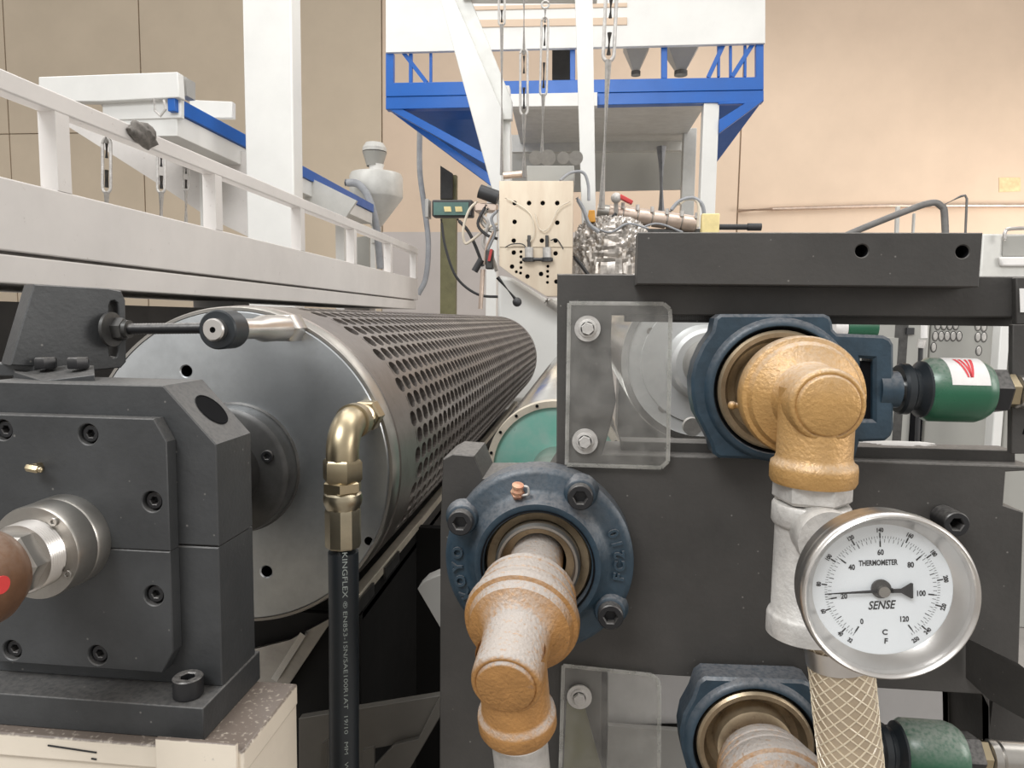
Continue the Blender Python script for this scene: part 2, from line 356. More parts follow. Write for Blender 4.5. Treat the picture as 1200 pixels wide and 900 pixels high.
for a in (22, 112, 202, 292):
    inst('screw', socket_screw(0.0072, 0.004), (AX+0.058*math.cos(math.radians(a)), YF-0.028, AZ+0.058*math.sin(math.radians(a))), hub)
obj('shaft', MB().lathe([(0.036, 0), (0.036, 0.12), (0.043, 0.122), (0.043, 0.18)], (AX, YF-0.206, AZ), (0, 1, 0), 48), 'steel_dark', drum)
# perforated shell: every hole is cut through the skin, a dark core lies beneath
def shell():
    NR, NA = 50, 66; y0, y1 = YF+0.10, YE-0.06; pa = (y1-y0)/NA; th = 2*PI/NR; v = []; f = []
    ha, hc, NV = 0.43*pa, 0.445*th, 12
    def P(a, y, r): return (AX+r*math.cos(a), y, AZ+r*math.sin(a))
    rect = [(-.5,-.5),(-.17,-.5),(.17,-.5),(.5,-.5),(.5,-.17),(.5,.17),(.5,.5),(.17,.5),(-.17,.5),(-.5,.5),(-.5,.17),(-.5,-.17)]
    for i in range(NR):
        a0 = i*th
        for j in range(-1, NA+1):
            yc = y0+(j+0.5+(0.5 if i % 2 else 0))*pa
            if yc-pa/2 < y0-1e-6 or yc+pa/2 > y1+1e-6: continue
            k = len(v)
            for q, (s, t) in enumerate(rect): v.append(P(a0+t*th, yc+s*pa, RS))
            for q, (s, t) in enumerate(rect):
                g = math.atan2(t, s); v.append(P(a0+hc*math.sin(g), yc+ha*math.cos(g), RS))
            for q, (s, t) in enumerate(rect):
                g = math.atan2(t, s); v.append(P(a0+hc*math.sin(g), yc+ha*math.cos(g), RS-0.006))
            for q in range(NV):
                n = (q+1) % NV
                f.append((k+q, k+n, k+NV+n, k+NV+q)); f.append((k+NV+q, k+NV+n, k+2*NV+n, k+2*NV+q))
        if i % 2:      # half cells at both ends of the staggered rows
            for (ya, yb) in ((y0, y0+pa/2), (y1-pa/2, y1)):
                k = len(v)
                for s, t in ((ya, -.5), (yb, -.5), (yb, .5), (ya, .5)): v.append(P(a0+t*th, s, RS))
                f.append((k, k+1, k+2, k+3))
    me = bpy.data.meshes.new('shell'); me.from_pydata(v, [], f); return me
me = shell(); me.transform(Matrix.Translation(-drum.location)); finish(me, 'shell_steel', 20)
o = bpy.data.objects.new('perforated_shell', me); C.objects.link(o); o.parent = drum
obj('end_band', MB().lathe([(0.1955, 0.03), (RS, 0.032), (RS, 0.102)], (AX, YF, AZ), (0, 1, 0), 128), 'shell_steel', drum)
obj('far_band', MB().lathe([(RS, 0), (RS, 0.06), (0.0, 0.06)], (AX, YE-0.06, AZ), (0, 1, 0), 96), 'shell_steel', drum)
obj('inner_core', MB().lathe([(0.150, 0.04), (0.186, 0.04), (0.186, YE-YF-0.03)], (AX, YF, AZ), (0, 1, 0), 96), 'shell_core', drum)

# ================================================================== drum bearing housing (left)
Yp, Yb, Yk, Ybk = 0.520, 0.533, 0.533, 0.593
def T(px, py, Y): return xz(at(px, py, Y))
hs = thing('bearing_housing', 'black chamfered bearing block with bolted cover plate, in front of the drum', 'bearing block', (AX, 0.55, at(235, 868, 0.5).z))
xr = at(253, 520, Yb).x; xl = 2*AX-xr
ztop = at(193, 452, Yb).z; zch = at(253, 521, Yb).z; xch = at(191, 452, Yb).x; zsp = at(253, 641, Yb).z; zb0 = at(235, 830, 0.5).z; zb1 = at(235, 868, 0.5).z
up = obj('upper_block', curve_mesh([(xl, zsp+0.0006), (xr, zsp+0.0006), (xr, zch), (xch, ztop), (2*AX-xch, ztop), (xl, zch)], [], Yb, Ybk, 0.001), 'black_oxide', hs, ang=25)
obj('lower_block', curve_mesh([(xl, zb0), (xr, zb0), (xr, zsp-0.0006), (xl, zsp-0.0006)], [], Yb, Ybk, 0.001), 'black_oxide', hs, ang=25)
# bolt pocket on the sloping shoulder
pc = Vector(((xr+xch)/2, (Yb+Ybk)/2+0.004, (ztop+zch)/2)); nrm = Vector((ztop-zch, 0, xr-xch)).normalized()
obj('bolt_pocket', MB().lathe([(0.0155, 0.0), (0.0165, 0.0006), (0.0155, 0.0009), (0.0150, 0.0004), (0.0, 0.0003)], pc, nrm, 40), 'hole_black', up)
pl = [(180, 491), (195, 518), (200, 764), (180, 788)]
cxp = AX; pr_ = [xz(at(px, py, Yp)) for px, py in pl]
x1 = pr_[1][0]; xa = pr_[0][0]; zt_, zc_, zd_, ze_ = pr_[0][1], pr_[1][1], pr_[2][1], pr_[3][1]
scr = [(103, 509), (178, 588), (180, 698), (114, 768), (14, 762), (3, 504)]
zspp = at(190, 646, Yp).z
ho = [xz(at(px, py, Yp)) for px, py in scr]
m_ = lambda x: 2*AX-x
obj('cover_plate', curve_mesh([(m_(x1), zspp+0.0003), (x1, zspp+0.0003), (x1, zc_), (xa, zt_), (m_(xa), zt_), (m_(x1), zc_)], [(p[0], p[1], 0.0085) for p in (ho[0], ho[1], ho[5])], Yp, Yb+0.0002, 0.0008), 'black_oxide', hs, ang=25, label='upper half of the cover plate')
obj('cover_plate', curve_mesh([(m_(x1), zd_), (m_(xa), ze_), (xa, ze_), (x1, zd_), (x1, zspp-0.0003), (m_(x1), zspp-0.0003)], [(p[0], p[1], 0.0085) for p in (ho[2], ho[3], ho[4])], Yp, Yb+0.0002, 0.0008), 'black_oxide', hs, ang=25, label='lower half of the cover plate')
for p in ho: inst('socket_screw', socket_screw(0.0068, 0.008), (p[0], Yb-0.002, p[1]), hs)
# foot and its bolt
xb = at(238, 832, 0.5).x
obj('foot_plate', MB().box((2*AX-xb, 0.50, zb1), (xb, 0.598, zb0)), 'black_oxide', hs, bev=0.001)
q = at(221, 824, 0.517); inst('foot_bolt', socket_screw(0.0118, 0.0165), (q.x, 0.517, zb0), hs, rot=(-PI/2, 0, 0))
# grease nipple
g = at(47, 546, Yp)
gn = obj('grease_nipple', MB().lathe([(0, 0), (0.0035, 0), (0.0035, 0.006), (0.0026, 0.007), (0.0026, 0.010), (0, 0.010)], (g.x, Yp, g.z), (0, -1, 0), 6), 'zinc_gold', hs)
obj('nipple_tip', MB().hexa((g.x-0.004, Yp-0.0085, g.z+0.0006), (g.x+0.006, Yp-0.0085, g.z-0.0008), 0.0034).sphere((g.x+0.0072, Yp-0.0085, g.z-0.001), 0.0026, 12), 'zinc_gold', gn)
# steel collar round the shaft end
col = obj('collar', MB().lathe([(0.0, 0), (0.0375, 0), (0.0375, 0.013), (0.0365, 0.0145), (0.0370, 0.015), (0.0370, 0.034), (0.0362, 0.036), (0.0352, 0.036), (0.027, 0.036), (0.027, 0.034), (0, 0.034)], (AX, Yp, AZ), (0, -1, 0), 64), 'steel_mid', hs)
obj('thread', MB().lathe([(0.0262+0.0007*(k % 2), 0.0011*k) for k in range(17)]+[(0.0, 0.018)], (AX, Yp-0.033, AZ), (0, -1, 0), 48), 'stainless', col)
for a in (55, -28, 180): inst('screw', socket_screw(0.0034, 0.002, 'steel_mid'), (AX+0.0315*math.cos(math.radians(a)), Yp-0.036, AZ+0.0315*math.sin(math.radians(a))), col)

ru = thing('rotary_union', 'brown bronze rotary union on the threaded shaft end at the left edge', 'pipe fitting', (AX, 0.44, AZ-0.04))
obj('body', MB().lathe([(0.0, 0.0), (0.022, 0.0), (0.030, 0.006), (0.0352, 0.018), (0.0362, 0.040), (0.0352, 0.055), (0.03, 0.07), (0, 0.075)], (AX, 0.453, AZ), (0, -1, 0), 64), 'union_brown', ru)
obj('hex_neck', MB().hexa((AX, 0.472, AZ), (AX, 0.456, AZ), 0.0245), 'steel_mid', ru)
q = Vector((AX+0.0455, 0.425, AZ)); obj('red_mark', MB().lathe([(0.0, 0.0), (0.006, 0.0), (0.006, 0.0012), (0, 0.0012)], (AX+0.0352, 0.414, AZ+0.004), (1, -0.1, 0), 20), 'red_plastic', ru)

ped = thing('pedestal', 'cream painted steel pedestal carrying the black bearing block, dusty on top', 'pedestal', (AX, 0.55, 0))
xp = at(285, 879, 0.49).x
obj('top_plate', MB().box((2*AX-xp, 0.49, zb1-0.02), (xp, 0.594, zb1)), 'pedestal_cream', ped, bev=0.002)
obj('column', MB().box((2*AX-xp+0.001, 0.493, 0), (xp-0.001, 0.592, zb1-0.02)), 'pedestal_cream', ped)
for k, (a, b) in enumerate((((56, 873.5), (113, 882)), ((107, 889), (113, 890)))):
    p = at(*a, 0.4895); q = at(*b, 0.4895); obj('ruled_mark', MB().bar(p, q, 0.0006, 0.0012), 'ink', ped)
obj('step_tab', MB().box((at(181, 868, 0.486).x, 0.4865, at(181, 905, 0.486).z), (at(276, 868, 0.486).x, 0.4905, at(181, 866, 0.486).z)), 'pedestal_cream', ped, bev=0.0008)

# ================================================================== torque arm on top of the housing
br = thing('torque_bracket', 'black gusset bracket with slotted end bolted on top of the bearing block', 'bracket', (at(80, 445, 0.6).x, 0.62, ztop))
al = math.radians(55); gn_ = Vector((math.sin(al), -math.cos(al), 0)); gp = at(133, 386, 0.635)
Yg = 0.60
def guv(px, py): q = on_plane(px, py, gp, gn_)-gp; return (q.x*math.cos(al)+q.y*math.sin(al), q.z)
me = curve_mesh([guv(*p) for p in [(40, 333), (128, 338), (142, 341), (147, 352), (148, 424), (142, 431), (110, 434), (12, 428)]],
                [[guv(*p) for p in [(128, 358), (130, 353), (134, 352), (138, 355), (139, 362), (139, 412), (137, 418), (133, 420), (129, 417), (128, 410)]]], 0.0, 0.030, 0.001)
me.transform(Matrix.Translation(gp) @ Matrix.Rotation(al, 4, 'Z'))
obj('gusset', me, 'black_oxide', br, ang=25)
zf = ztop
obj('foot', MB().prism([at(18, 436, 0.565), at(50, 446, 0.548), at(111, 439, 0.556), at(110, 428, 0.60), at(12, 428, 0.60)], (0, 0, -0.010)), 'black_oxide', br, bev=0.0008)
obj('rear_web', MB().box((at(0, 430, 0.6).x-0.05, Yg-0.02, zf), (at(60, 430, 0.6).x, Yg+0.0, at(0, 424, .6).z)), 'black_oxide', br, bev=0.001)
for px in (54, 92):
    p = at(px, 432, 0.578); obj('foot_bolt_head', MB().hexa(p+Vector((0, 0, 0)), p+Vector((0, 0, 0.010)), 0.0092, rot=0.5), 'screw_black', br)
arm = thing('torque_rod', 'black threaded rod joining slotted bracket to round rod end on drum', 'rod', tuple(at(190, 392, 0.615)))
Yr = 0.633
p0, p1 = at(120, 386, Yr), at(238, 384.5, Yr)
n = 70
obj('threaded_rod', MB().lathe([(0, 0)]+[(0.0050+0.0004*(k % 2), (p1-p0).length*k/n) for k in range(n+1)]+[(0, (p1-p0).length)], p0, p1-p0, 20), 'screw_black', arm)
d = (p1-p0).normalized(); pn = at(133, 386, Yr-0.006)
obj('washer', MB().cyl(at(129, 386, Yr-0.006), at(132.5, 386, Yr-0.006), 0.0165), 'steel_dark', arm)
obj('lock_nut', MB().hexa(at(130.5, 386, Yr), at(147, 385.7, Yr), 0.0115, rot=0.3), 'steel_dark', arm)
obj('collar_nut', MB().cyl(at(147, 385.7, Yr), at(152, 385.7, Yr), 0.0085), 'steel_dark', arm)
pinx = at(345, 384, YF); px_, pz_ = pinx.x, pinx.z
obj('rod_eye', MB().lathe([(0.0095, 0), (0.0172, 0.0), (0.0186, 0.0015), (0.0186, 0.026), (0.0172, 0.0275), (0.0095, 0.0275)], (px_, 0.624, pz_), (0, 1, 0), 40, close=True), 'rubber', arm)
pin = thing('drum_pin', 'shiny steel stub pin on the drum face held by the black rod end', 'pin', (px_, 0.72, pz_-0.012))
obj('pin_nose', MB().lathe([(0, 0.0032), (0.0028, 0.0032), (0.0028, 0), (0.0092, 0), (0.0106, 0.0014), (0.0106, 0.014), (0.0094, 0.015), (0.0094, 0.05)], (px_, 0.616, pz_), (0, 1, 0), 40), 'stainless', pin)
obj('nose_hole', MB().cyl((px_, 0.6187, pz_), (px_, 0.62, pz_), 0.0029), 'hole_black', pin)
obj('pin_body', MB().lathe([(0.0, 0), (0.0105, 0), (0.0105, 0.045), (0.0145, 0.065), (0.0145, 0.115)], (px_, 0.655, pz_), (0, 1, 0), 40), 'stainless', pin)
obj('hex_flange', MB().hexa((px_, 0.765, pz_), (px_, YF, pz_), 0.0175, ch=0.08), 'stainless', pin)

# ================================================================== hydraulic hose on the drum face
e0 = at(434, 485, YF); ex, ez = e0.x, e0.z
Yh = 0.703
hose = thing('hydraulic_hose', 'black printed rubber hose with yellow zinc elbow screwed into the drum face', 'hose', (ex, Yh, 0.55))
obj('hex_adapter', MB().hexa((ex, YF, ez), (ex, YF-0.022, ez), 0.0185, ch=0.1).cyl((ex, YF-0.022, ez), (ex, YF-0.035, ez), 0.0145), 'zinc_gold', hose)
rb = 0.0172
path = [(ex, YF-0.034, ez), (ex, YF-0.045, ez)]+[(ex, Yh+0.03-0.03*math.sin(t), ez-0.03+0.03*math.cos(t)) for t in [PI/2*i/8 for i in range(9)]]+[(ex, Yh, ez-0.045)]
obj('elbow', MB().tube(path, [rb*0.95]+[rb]*(len(path)-2)+[rb], 28).cyl((ex, YF-0.052, ez), (ex, YF-0.066, ez), rb*1.14), 'zinc_gold', hose, ang=40)
def zpx(py): return at(405, py, Yh).z
obj('thread', MB().lathe([(0.0138+0.0005*(k % 2), (zpx(520)-zpx(543))*k/16) for k in range(17)], (ex, Yh, zpx(520)), (0, 0, -1), 28), 'zinc_gold', hose)
obj('swivel_nut', MB().hexa((ex, Yh, zpx(538)), (ex, Yh, zpx(564)), 0.0212, rot=0.55), 'zinc_gold', hose)
obj('nut_neck', MB().cyl((ex, Yh, zpx(563)), (ex, Yh, zpx(568)), 0.0165), 'zinc_gold', hose)
obj('ferrule_nut', MB().hexa((ex, Yh, zpx(563)), (ex, Yh, zpx(576)), 0.0208, rot=0.2), 'zinc_gold', hose)
za, zb = zpx(575), zpx(640); L_ = za-zb
obj('ferrule', MB().lathe([(0.012, 0), (0.0175, 0.001), (0.0196, 0.05*L_), (0.0204, 0.11*L_), (0.0204, 0.17*L_), (0.0194, 0.24*L_), (0.0178, 0.29*L_), (0.0176, 0.33*L_), (0.012, 0.34*L_)], (ex, Yh, za), (0, 0, -1), 40), 'zinc_ferrule', hose, ang=25)
obj('ferrule_sleeve', MB().lathe([(0.012, 0.30*L_), (0.0184, 0.31*L_), (0.0190, 0.36*L_), (0.0190, 0.97*L_), (0.0180, L_), (0.012, L_)], (ex, Yh, za), (0, 0, -1), 10, rot=0.2), 'zinc_ferrule', hose, ang=25)
rh = 0.0160
obj('hose_body', MB().tube(spline([(ex, Yh, zpx(636)), (ex, Yh, zpx(740)), (ex-0.001, Yh+0.0, zpx(900)), (ex-0.002, Yh+0.004, zpx(980)), (ex, Yh+0.03, 0.55)], 10), rh, 28), 'rubber', hose, ang=60)
def hose_text(s, py0, py1, size, pname):
    me = text_mesh(s, size, 0, 'LEFT'); xs = [v.co.x for v in me.vertices]; L0 = max(xs)-min(xs); Lw = zpx(py0)-zpx(py1); mn = min(xs)
    for v in me.vertices:
        u = (v.co.x-mn)/L0*Lw; th = v.co.y/rh+math.radians(3)+0.36
        v.co = (ex+(rh+0.0003)*math.sin(th), Yh-(rh+0.0003)*math.cos(th), zpx(py0)-u)
    obj(pname, me, 'print_pale', hose, ang=0)
hose_text('KINGFLEX', 642, 694, 0.0075, 'lettering')
hose_text('\u00ae EN853-1SN/SAE100R1AT', 698, 822, 0.006, 'lettering')
hose_text('19/10   MM   W.P', 830, 900, 0.0055, 'lettering')
# ================================================================== right side frame
Yf, Yfb = 0.760, 0.845
sf = thing('side_frame', 'big black steel side frame with open windows holding the roller bearings', 'machine frame', (at(950, 700, Yf).x, 0.8, 0))
o1 = trace([(653, 321), (1215, 324), (1215, 372), (717, 369), (716, 395), (717, 430), (722, 470), (715, 500), (706, 532), (1215, 547), (1215, 551), (1179, 553), (1176, 592), (1200, 600), (1193, 815), (1160, 814), (1160, 1400), (514, 1400), (516, 620), (519, 538), (530, 532), (556, 534), (566, 560), (640, 560), (652, 541)], Yf)
w2 = trace([(705, 787), (1150, 814), (1158, 830), (1160, 890), (1140, 1300), (705, 1300)], Yf)
obj('frame_plate', curve_mesh(o1, [w2], Yf, Yfb, 0.0012), 'frame_black', sf, ang=25)
zc0, zc1 = at(745, 333, 0.725).z, at(745, 272, 0.725).z
hl = [xz(at(1010, 294, 0.725)), xz(at(1128, 295, 0.725))]
xa, xb_ = at(747, 300, 0.725).x, at(1150, 300, 0.725).x
cb = obj('cap_bar', curve_mesh([(xa, zc0), (xb_, zc0), (xb_, zc1), (xa, zc1)], [(h[0], h[1], 0.0062) for h in hl], 0.725, 0.7602, 0.001), 'frame_black', sf, ang=25)
for h in hl: obj('bolt_hole', MB().lathe([(0.0061, 0.001), (0.0061, 0.02), (0, 0.02)], (h[0], 0.725, h[1]), (0, 1, 0), 16), 'hole_black', cb)
p, q = at(716, 366, 0.80), at(1190, 383, 0.80)
p2 = at(1190, 368, 0.80)
obj('upper_slide_rail', MB().prism([at(733, 362, 0.785), at(1230, 365, 0.785), at(1230, 383, 0.785), at(733, 377, 0.785)], (0, 0.03, 0)), 'frame_black', sf, bev=0.0008)
obj('lower_slide_rail', MB().prism([at(728, 517, 0.785), at(1190, 528, 0.785), at(1190, 548, 0.785), at(728, 537, 0.785)], (0, 0.03, 0)), 'frame_black', sf, bev=0.0008)
rk = obj('rack_teeth', MB().box(at(790, 366, 0.784), at(790.1, 365.9, 0.785)), 'steel_dark', sf)
tm = mesh_of(MB().box((-0.0008, 0, -0.0035), (0.0008, -0.002, 0.0035)), 'tooth', 'steel_dark', 0)
for i in range(26):
    inst('tooth', tm, at(789+i*1.9, 371, 0.785), rk)
ps = at(1112, 610, 0.70)
inst('socket_screw', socket_screw(0.0125, 0.03), (at(1104, 605, Yf).x, Yf, at(1104, 605, Yf).z), sf)
ps = at(937, 741, Yf); inst('socket_screw', socket_screw(0.010, 0.01), ps, sf)
# end post and bracket at the right edge
ep = obj('end_post', MB().prism([at(1187, 380, 0.752), at(1215, 380, 0.752), at(1215, 532, 0.752), at(1185, 532, 0.752)], (0, 0.008, 0)), 'frame_black', sf, bev=0.001)
obj('bolt_hole', MB().cyl(at(1202, 500, 0.7525), at(1202, 500, 0.7515), 0.008), 'hole_black', ep)
obj('corner_plate', MB().prism([at(1191, 325, 0.752), at(1215, 325, 0.752), at(1215, 380, 0.752), at(1191, 380, 0.752)], (0, 0.008, 0)), 'frame_black', sf, bev=0.001)
obj('paper_tag', MB().prism([at(1195, 338, 0.7505), at(1215, 338, 0.7505), at(1215, 366, 0.7505), at(1196, 366, 0.7505)], (0, 0.001, 0)), 'tarp_white', sf)
sb = obj('support_bracket', MB().prism([at(1159, 770, 0.715), at(1230, 806, 0.63), at(1230, 860, 0.63), at(1159, 820, 0.715)], (0, 0.044, 0)), 'frame_black', sf, bev=0.001)
obj('bracket_web', MB().prism([at(1164, 818, 0.80), at(1230, 850, 0.80), at(1230, 905, 0.80), at(1152, 905, 0.80), at(1158, 870, 0.80)], (0, 0.03, 0)), 'frame_black', sf)

# clear guards
def guard(name, label, pts, Y, bolts):
    g = thing(name, label, 'guard', tuple(at(*pts[0], Y)))
    obj('sheet', curve_mesh(trace(pts, Y), [], Y, Y+0.004, 0.0), 'acrylic', g, ang=25)
    P = [at(*p, Y-0.0003) for p in pts]; e = MB()
    for i in range(len(P)): e.bar(P[i]+Vector((0, .0022, 0)), P[(i+1) % len(P)]+Vector((0, .0022, 0)), 0.0042, 0.0007, up=(0, 1, 0.01))
    obj('polished_edge', e, 'acrylic_edge', g)
    for (bx, by) in bolts:
        c = at(bx, by, Y-0.0005)
        b = obj('washer', MB().lathe([(0, 0), (0.0138, 0), (0.0138, 0.0022), (0, 0.0022)], c, (0, -1, 0), 32), 'galvanized', g)
        obj('bolt_head', MB().lathe([(0, 0), (0.0098, 0), (0.0094, 0.0016), (0.0072, 0.002)], c+Vector((0, -0.0022, 0)), (0, -1, 0), 32).hexa(c+Vector((0, -0.004, 0)), c+Vector((0, -0.0095, 0)), 0.0070, rot=0.3), 'galvanized', b)
    return g
guard('clear_guard', 'scratched clear acrylic guard held by two bolts on upper window', [(667, 355), (778, 356), (785, 362), (786, 372), (783, 541), (775, 548.5), (664, 545)], 0.752, [(688.5, 385), (685.5, 517)])
guard('clear_guard', 'dull clear acrylic guard at the bottom beside the hanging bronze joint', [(660, 781), (764, 792), (771, 797), (773, 808), (772, 960), (655, 960)], 0.752, [(679, 816)])

# ================================================================== rollers behind the frame
def roller(name, label, cx, cz, Y0, Y1, R, face, prof, bodym, rimm, jr=0.04, parts=()):
    r = thing(name, label, 'roller', (cx, (Y0+Y1)/2, cz-R))
    obj('roll_body', MB().lathe([(0, 0.012), (R-0.008, 0.012), (R-0.001, 0.012), (R, 0.014), (R, Y1-Y0), (0, Y1-Y0)], (cx, Y0, cz), (0, 1, 0), 96), bodym, r)
    obj('end_face', MB().lathe(prof, (cx, Y0, cz), (0, 1, 0), 96), face, r)
    obj('rim', MB().lathe([(R-0.012, -0.001), (R-0.001, -0.001), (R+0.0004, 0.002), (R+0.0004, 0.02), (R-0.012, 0.02)], (cx, Y0, cz), (0, 1, 0), 96, close=True), rimm, r)
    obj('journal', MB().lathe([(jr, 0.01), (jr, -(Y0-0.80)), (0, -(Y0-0.80))], (cx, Y0, cz), (0, 1, 0), 40), 'steel_mid', r)
    return r
UB = at(908, 455, 0.735); LBr = at(630, 657, 0.735); TB = at(884, 875, 0.735)
rl = roller('cooling_roller', 'polished chrome roller end seen behind the upper clear guard', UB.x, UB.z, 1.17, 3.2, 0.134, 'roll_face', [(0, -0.05), (0.050, -0.05), (0.056, -0.045), (0.058, -0.01), (0.062, -0.002), (0.100, -0.002), (0.101, 0.002), (0.125, 0.002)], 'chrome_roll', 'steel_bright')
for a in (150, 230, 300): inst('face_screw', socket_screw(0.006, 0.003, 'steel_mid'), (UB.x+0.1*math.cos(math.radians(a)), 1.172, UB.z+0.1*math.sin(math.radians(a))), rl)
cp = at(810, 499, 0.9)
obj('drain_cock', MB().cyl(cp+Vector((0, 0, 0)), cp+Vector((0, -0.012, 0)), 0.0115, seg=20).cyl(cp+Vector((0.004, 0, 0.006)), cp+Vector((0.02, 0, 0.02)), 0.004), 'galvanized', rl)
rg = roller('cooling_roller', 'roller with green painted end and cream rim beside the drum', LBr.x, LBr.z, 1.20, 3.2, 0.121, 'teal_face', [(0, 0.004), (0.10, 0.004), (0.111, 0.006)], 'chrome_roll', 'cream_rim')
sm = mesh_of(MB().cyl((0, 0, 0), (0, -0.002, 0), 0.0028, seg=10), 'rim_screw', 'hole_black')
for a in range(0, 360, 20): inst('rim_screw', sm, (LBr.x+0.1155*math.cos(math.radians(a+7)), 1.1992, LBr.z+0.1155*math.sin(math.radians(a+7))), rg)

# ================================================================== flange bearing
fbr = thing('flange_bearing', 'round blue cast flange bearing with four socket bolts and raised lettering', 'bearing', (LBr.x, 0.74, LBr.z-0.1))
FC = at(631, 656, 0.730); cx, cz = FC.x, FC.z; RFl = pr(113.5, 0.730)
obj('flange', MB().lathe([(0.057, 0.0), (0.057, -0.020), (0.0605, -0.0225), (0.066, -0.0225), (0.0735, -0.012), (0.079, -0.0085), (0.094, -0.0070), (RFl-0.003, -0.0052), (RFl, -0.002), (RFl, 0.028), (0.057, 0.028)], (cx, 0.732, cz), (0, 1, 0), 96, close=True), 'cast_blue', fbr, ang=40)
bolts = [(539, 613), (680, 583), (715.5, 723)]
bp = [at(px, py, 0.706) for px, py in bolts]; b4 = bp[0]+bp[2]-bp[1]
for k, p in enumerate(bp+[b4]):
    dv = Vector((p.x-cx, 0, p.z-cz)); tv = Vector((-dv.z, 0, dv.x)).normalized()
    boss = MB().lathe([(0.0, -0.0140), (0.0140, -0.0140), (0.0156, -0.0130), (0.0185, -0.006), (0.020, -0.001)], (p.x, 0.732, p.z), (0, 1, 0), 28)
    obj('bolt_boss', boss, 'cast_blue', fbr)
    inst('socket_screw', socket_screw(0.0132, 0.0125, 'screw_black'), (p.x, 0.7165, p.z), fbr)
# ridge flats above the bore that gather dust
for (pa, pb, pc_) in (((551, 600), (590, 600), (572, 612)), ((664, 574), (625, 593), (650, 592))):
    A_, B_, C_ = at(*pa, 0.722), at(*pb, 0.715), at(*pc_, 0.712)
    0 and obj('casting_rib', MB().bar(A_, B_, 0.016, 0.013, up=(0, -1, 0.3)), 'cast_blue', fbr, bev=0.004, seg=3)
obj('outer_race', MB().lathe([(0.0575, 0.012), (0.0565, 0.002), (0.0540, -0.001), (0.0525, 0.0), (0.046, 0.003), (0.045, 0.006), (0.030, 0.006)], (cx, 0.722, cz), (0, 1, 0), 72), 'bearing_brown', fbr, ang=40)
obj('bore_shadow_ring', MB().lathe([(0.0572, -0.001), (0.0600, -0.0232), (0.0585, -0.0236), (0.0560, -0.001)], (cx, 0.732, cz), (0, 1, 0), 72, close=True), 'hole_black', fbr, label='black ring painted as shade round the bore')  # black colour stands in for the shadow inside the bore
obj('inner_race', MB().lathe([(0.045, 0.01), (0.045, -0.012), (0.0425, -0.0155), (0.040, -0.0155), (0.0385, -0.012), (0.0385, 0.01)], (cx, 0.727, cz), (0, 1, 0), 72, close=True), 'steel_mid', fbr)
def cast_letters(s, a0, a1, r, parent, sz):
    n = len(s)
    for i, ch in enumerate(s):
        a = math.radians(a0+(a1-a0)*(i/(n-1))); me = text_mesh(ch, sz, 0.0030, bold=0.0005)
        rot = a-PI/2 if a0 > a1 else a+PI/2
        for v in me.vertices:
            x, y, z = v.co; c_, s_ = math.cos(rot), math.sin(rot)
            v.co = (cx+r*math.cos(a)+x*c_-y*s_, 0.7325-0.0085-z, cz+r*math.sin(a)+x*s_+y*c_)
        obj('raised_letter', me, 'cast_blue', parent, ang=0)
cast_letters('KOYO', 207, 176, 0.0865, fbr, 0.0155)
cast_letters('FC210', -8, 24, 0.0865, fbr, 0.0155)
g = at(606, 576, 0.712)
gz = obj('grease_nipple', MB().hexa(g+Vector((0, 0.012, -0.006)), g+Vector((0, 0.0, 0.0)), 0.0075), 'copper_red', fbr)
obj('nipple_cap', MB().lathe([(0, 0), (0.006, 0), (0.0065, 0.003), (0.0045, 0.006), (0.0062, 0.0075), (0.0062, 0.010), (0.0, 0.0105)], g+Vector((0, 0.002, -0.002)), (0.1, -0.35, 1), 18), 'copper_red', gz)
obj('cap_strap', MB().tube(spline([g+Vector((0.004, 0, 0.006)), g+Vector((0.011, 0, 0.005)), g+Vector((0.0115, 0, -0.002)), g+Vector((0.005, 0, -0.004))], 5), 0.0013, 6), 'galvanized', gz)

# ================================================================== take-up bearings
def takeup(name, label, outl, ctr, Y, window, mark=True, full=True):
    t = thing(name, label, 'bearing', (ctr.x, Y, ctr.z-0.07))
    c = (ctr.x, ctr.z)
    obj('housing', curve_mesh(trace(outl, Y), [(c[0], c[1], 0.0635)]+([trace(window, Y)] if window else []), Y, Y+0.034, 0.003), 'cast_blue', t, ang=40)
    obj('raised_ring', MB().lathe([(0.0635, 0.008), (0.0630, -0.004), (0.0645, -0.0065), (0.0675, -0.0065), (0.0705, -0.004), (0.073, 0.001)], (c[0], Y, c[1]), (0, 1, 0), 72), 'cast_blue', t, ang=40)
    obj('seal_gap', MB().lathe([(0.0632, -0.005), (0.0595, 0.004), (0.0635, 0.006)], (c[0], Y, c[1]), (0, 1, 0), 64), 'hole_black', t)
    obj('outer_race', MB().lathe([(0.060, 0.02), (0.060, -0.004), (0.0575, -0.0065), (0.053, -0.006), (0.049, 0.004), (0.048, 0.012), (0.040, 0.014), (0.039, -0.006), (0.035, -0.008), (0.025, -0.008)], (c[0], Y, c[1]), (0, 1, 0), 64), 'bearing_brown', t, ang=40)
    return t
Yt = 0.722
ol = [(845, 368), (966, 368), (973, 371), (976, 378), (977, 386), (982, 391), (1036, 393), (1044, 397), (1048, 404), (1048, 503), (1045, 511), (1038, 517), (1008, 518), (1003, 536), (990, 541), (843, 537), (836, 532), (833, 520), (824, 502), (815, 485), (811, 465), (810, 445), (814, 425), (823, 405), (835, 388), (838, 373)]
UT = at(912, 457, Yt)
t1 = takeup('takeup_bearing', 'blue cast take-up bearing in the upper window with bronze joint', ol, UT, Yt, [(1009, 420), (1024, 421), (1024, 492), (1009, 492)])
obj('screw_boss', MB().cyl(at(1026, 456, Yt+0.014), at(1050, 456.5, Yt+0.014), 0.0185, seg=40), 'cast_blue', t1)
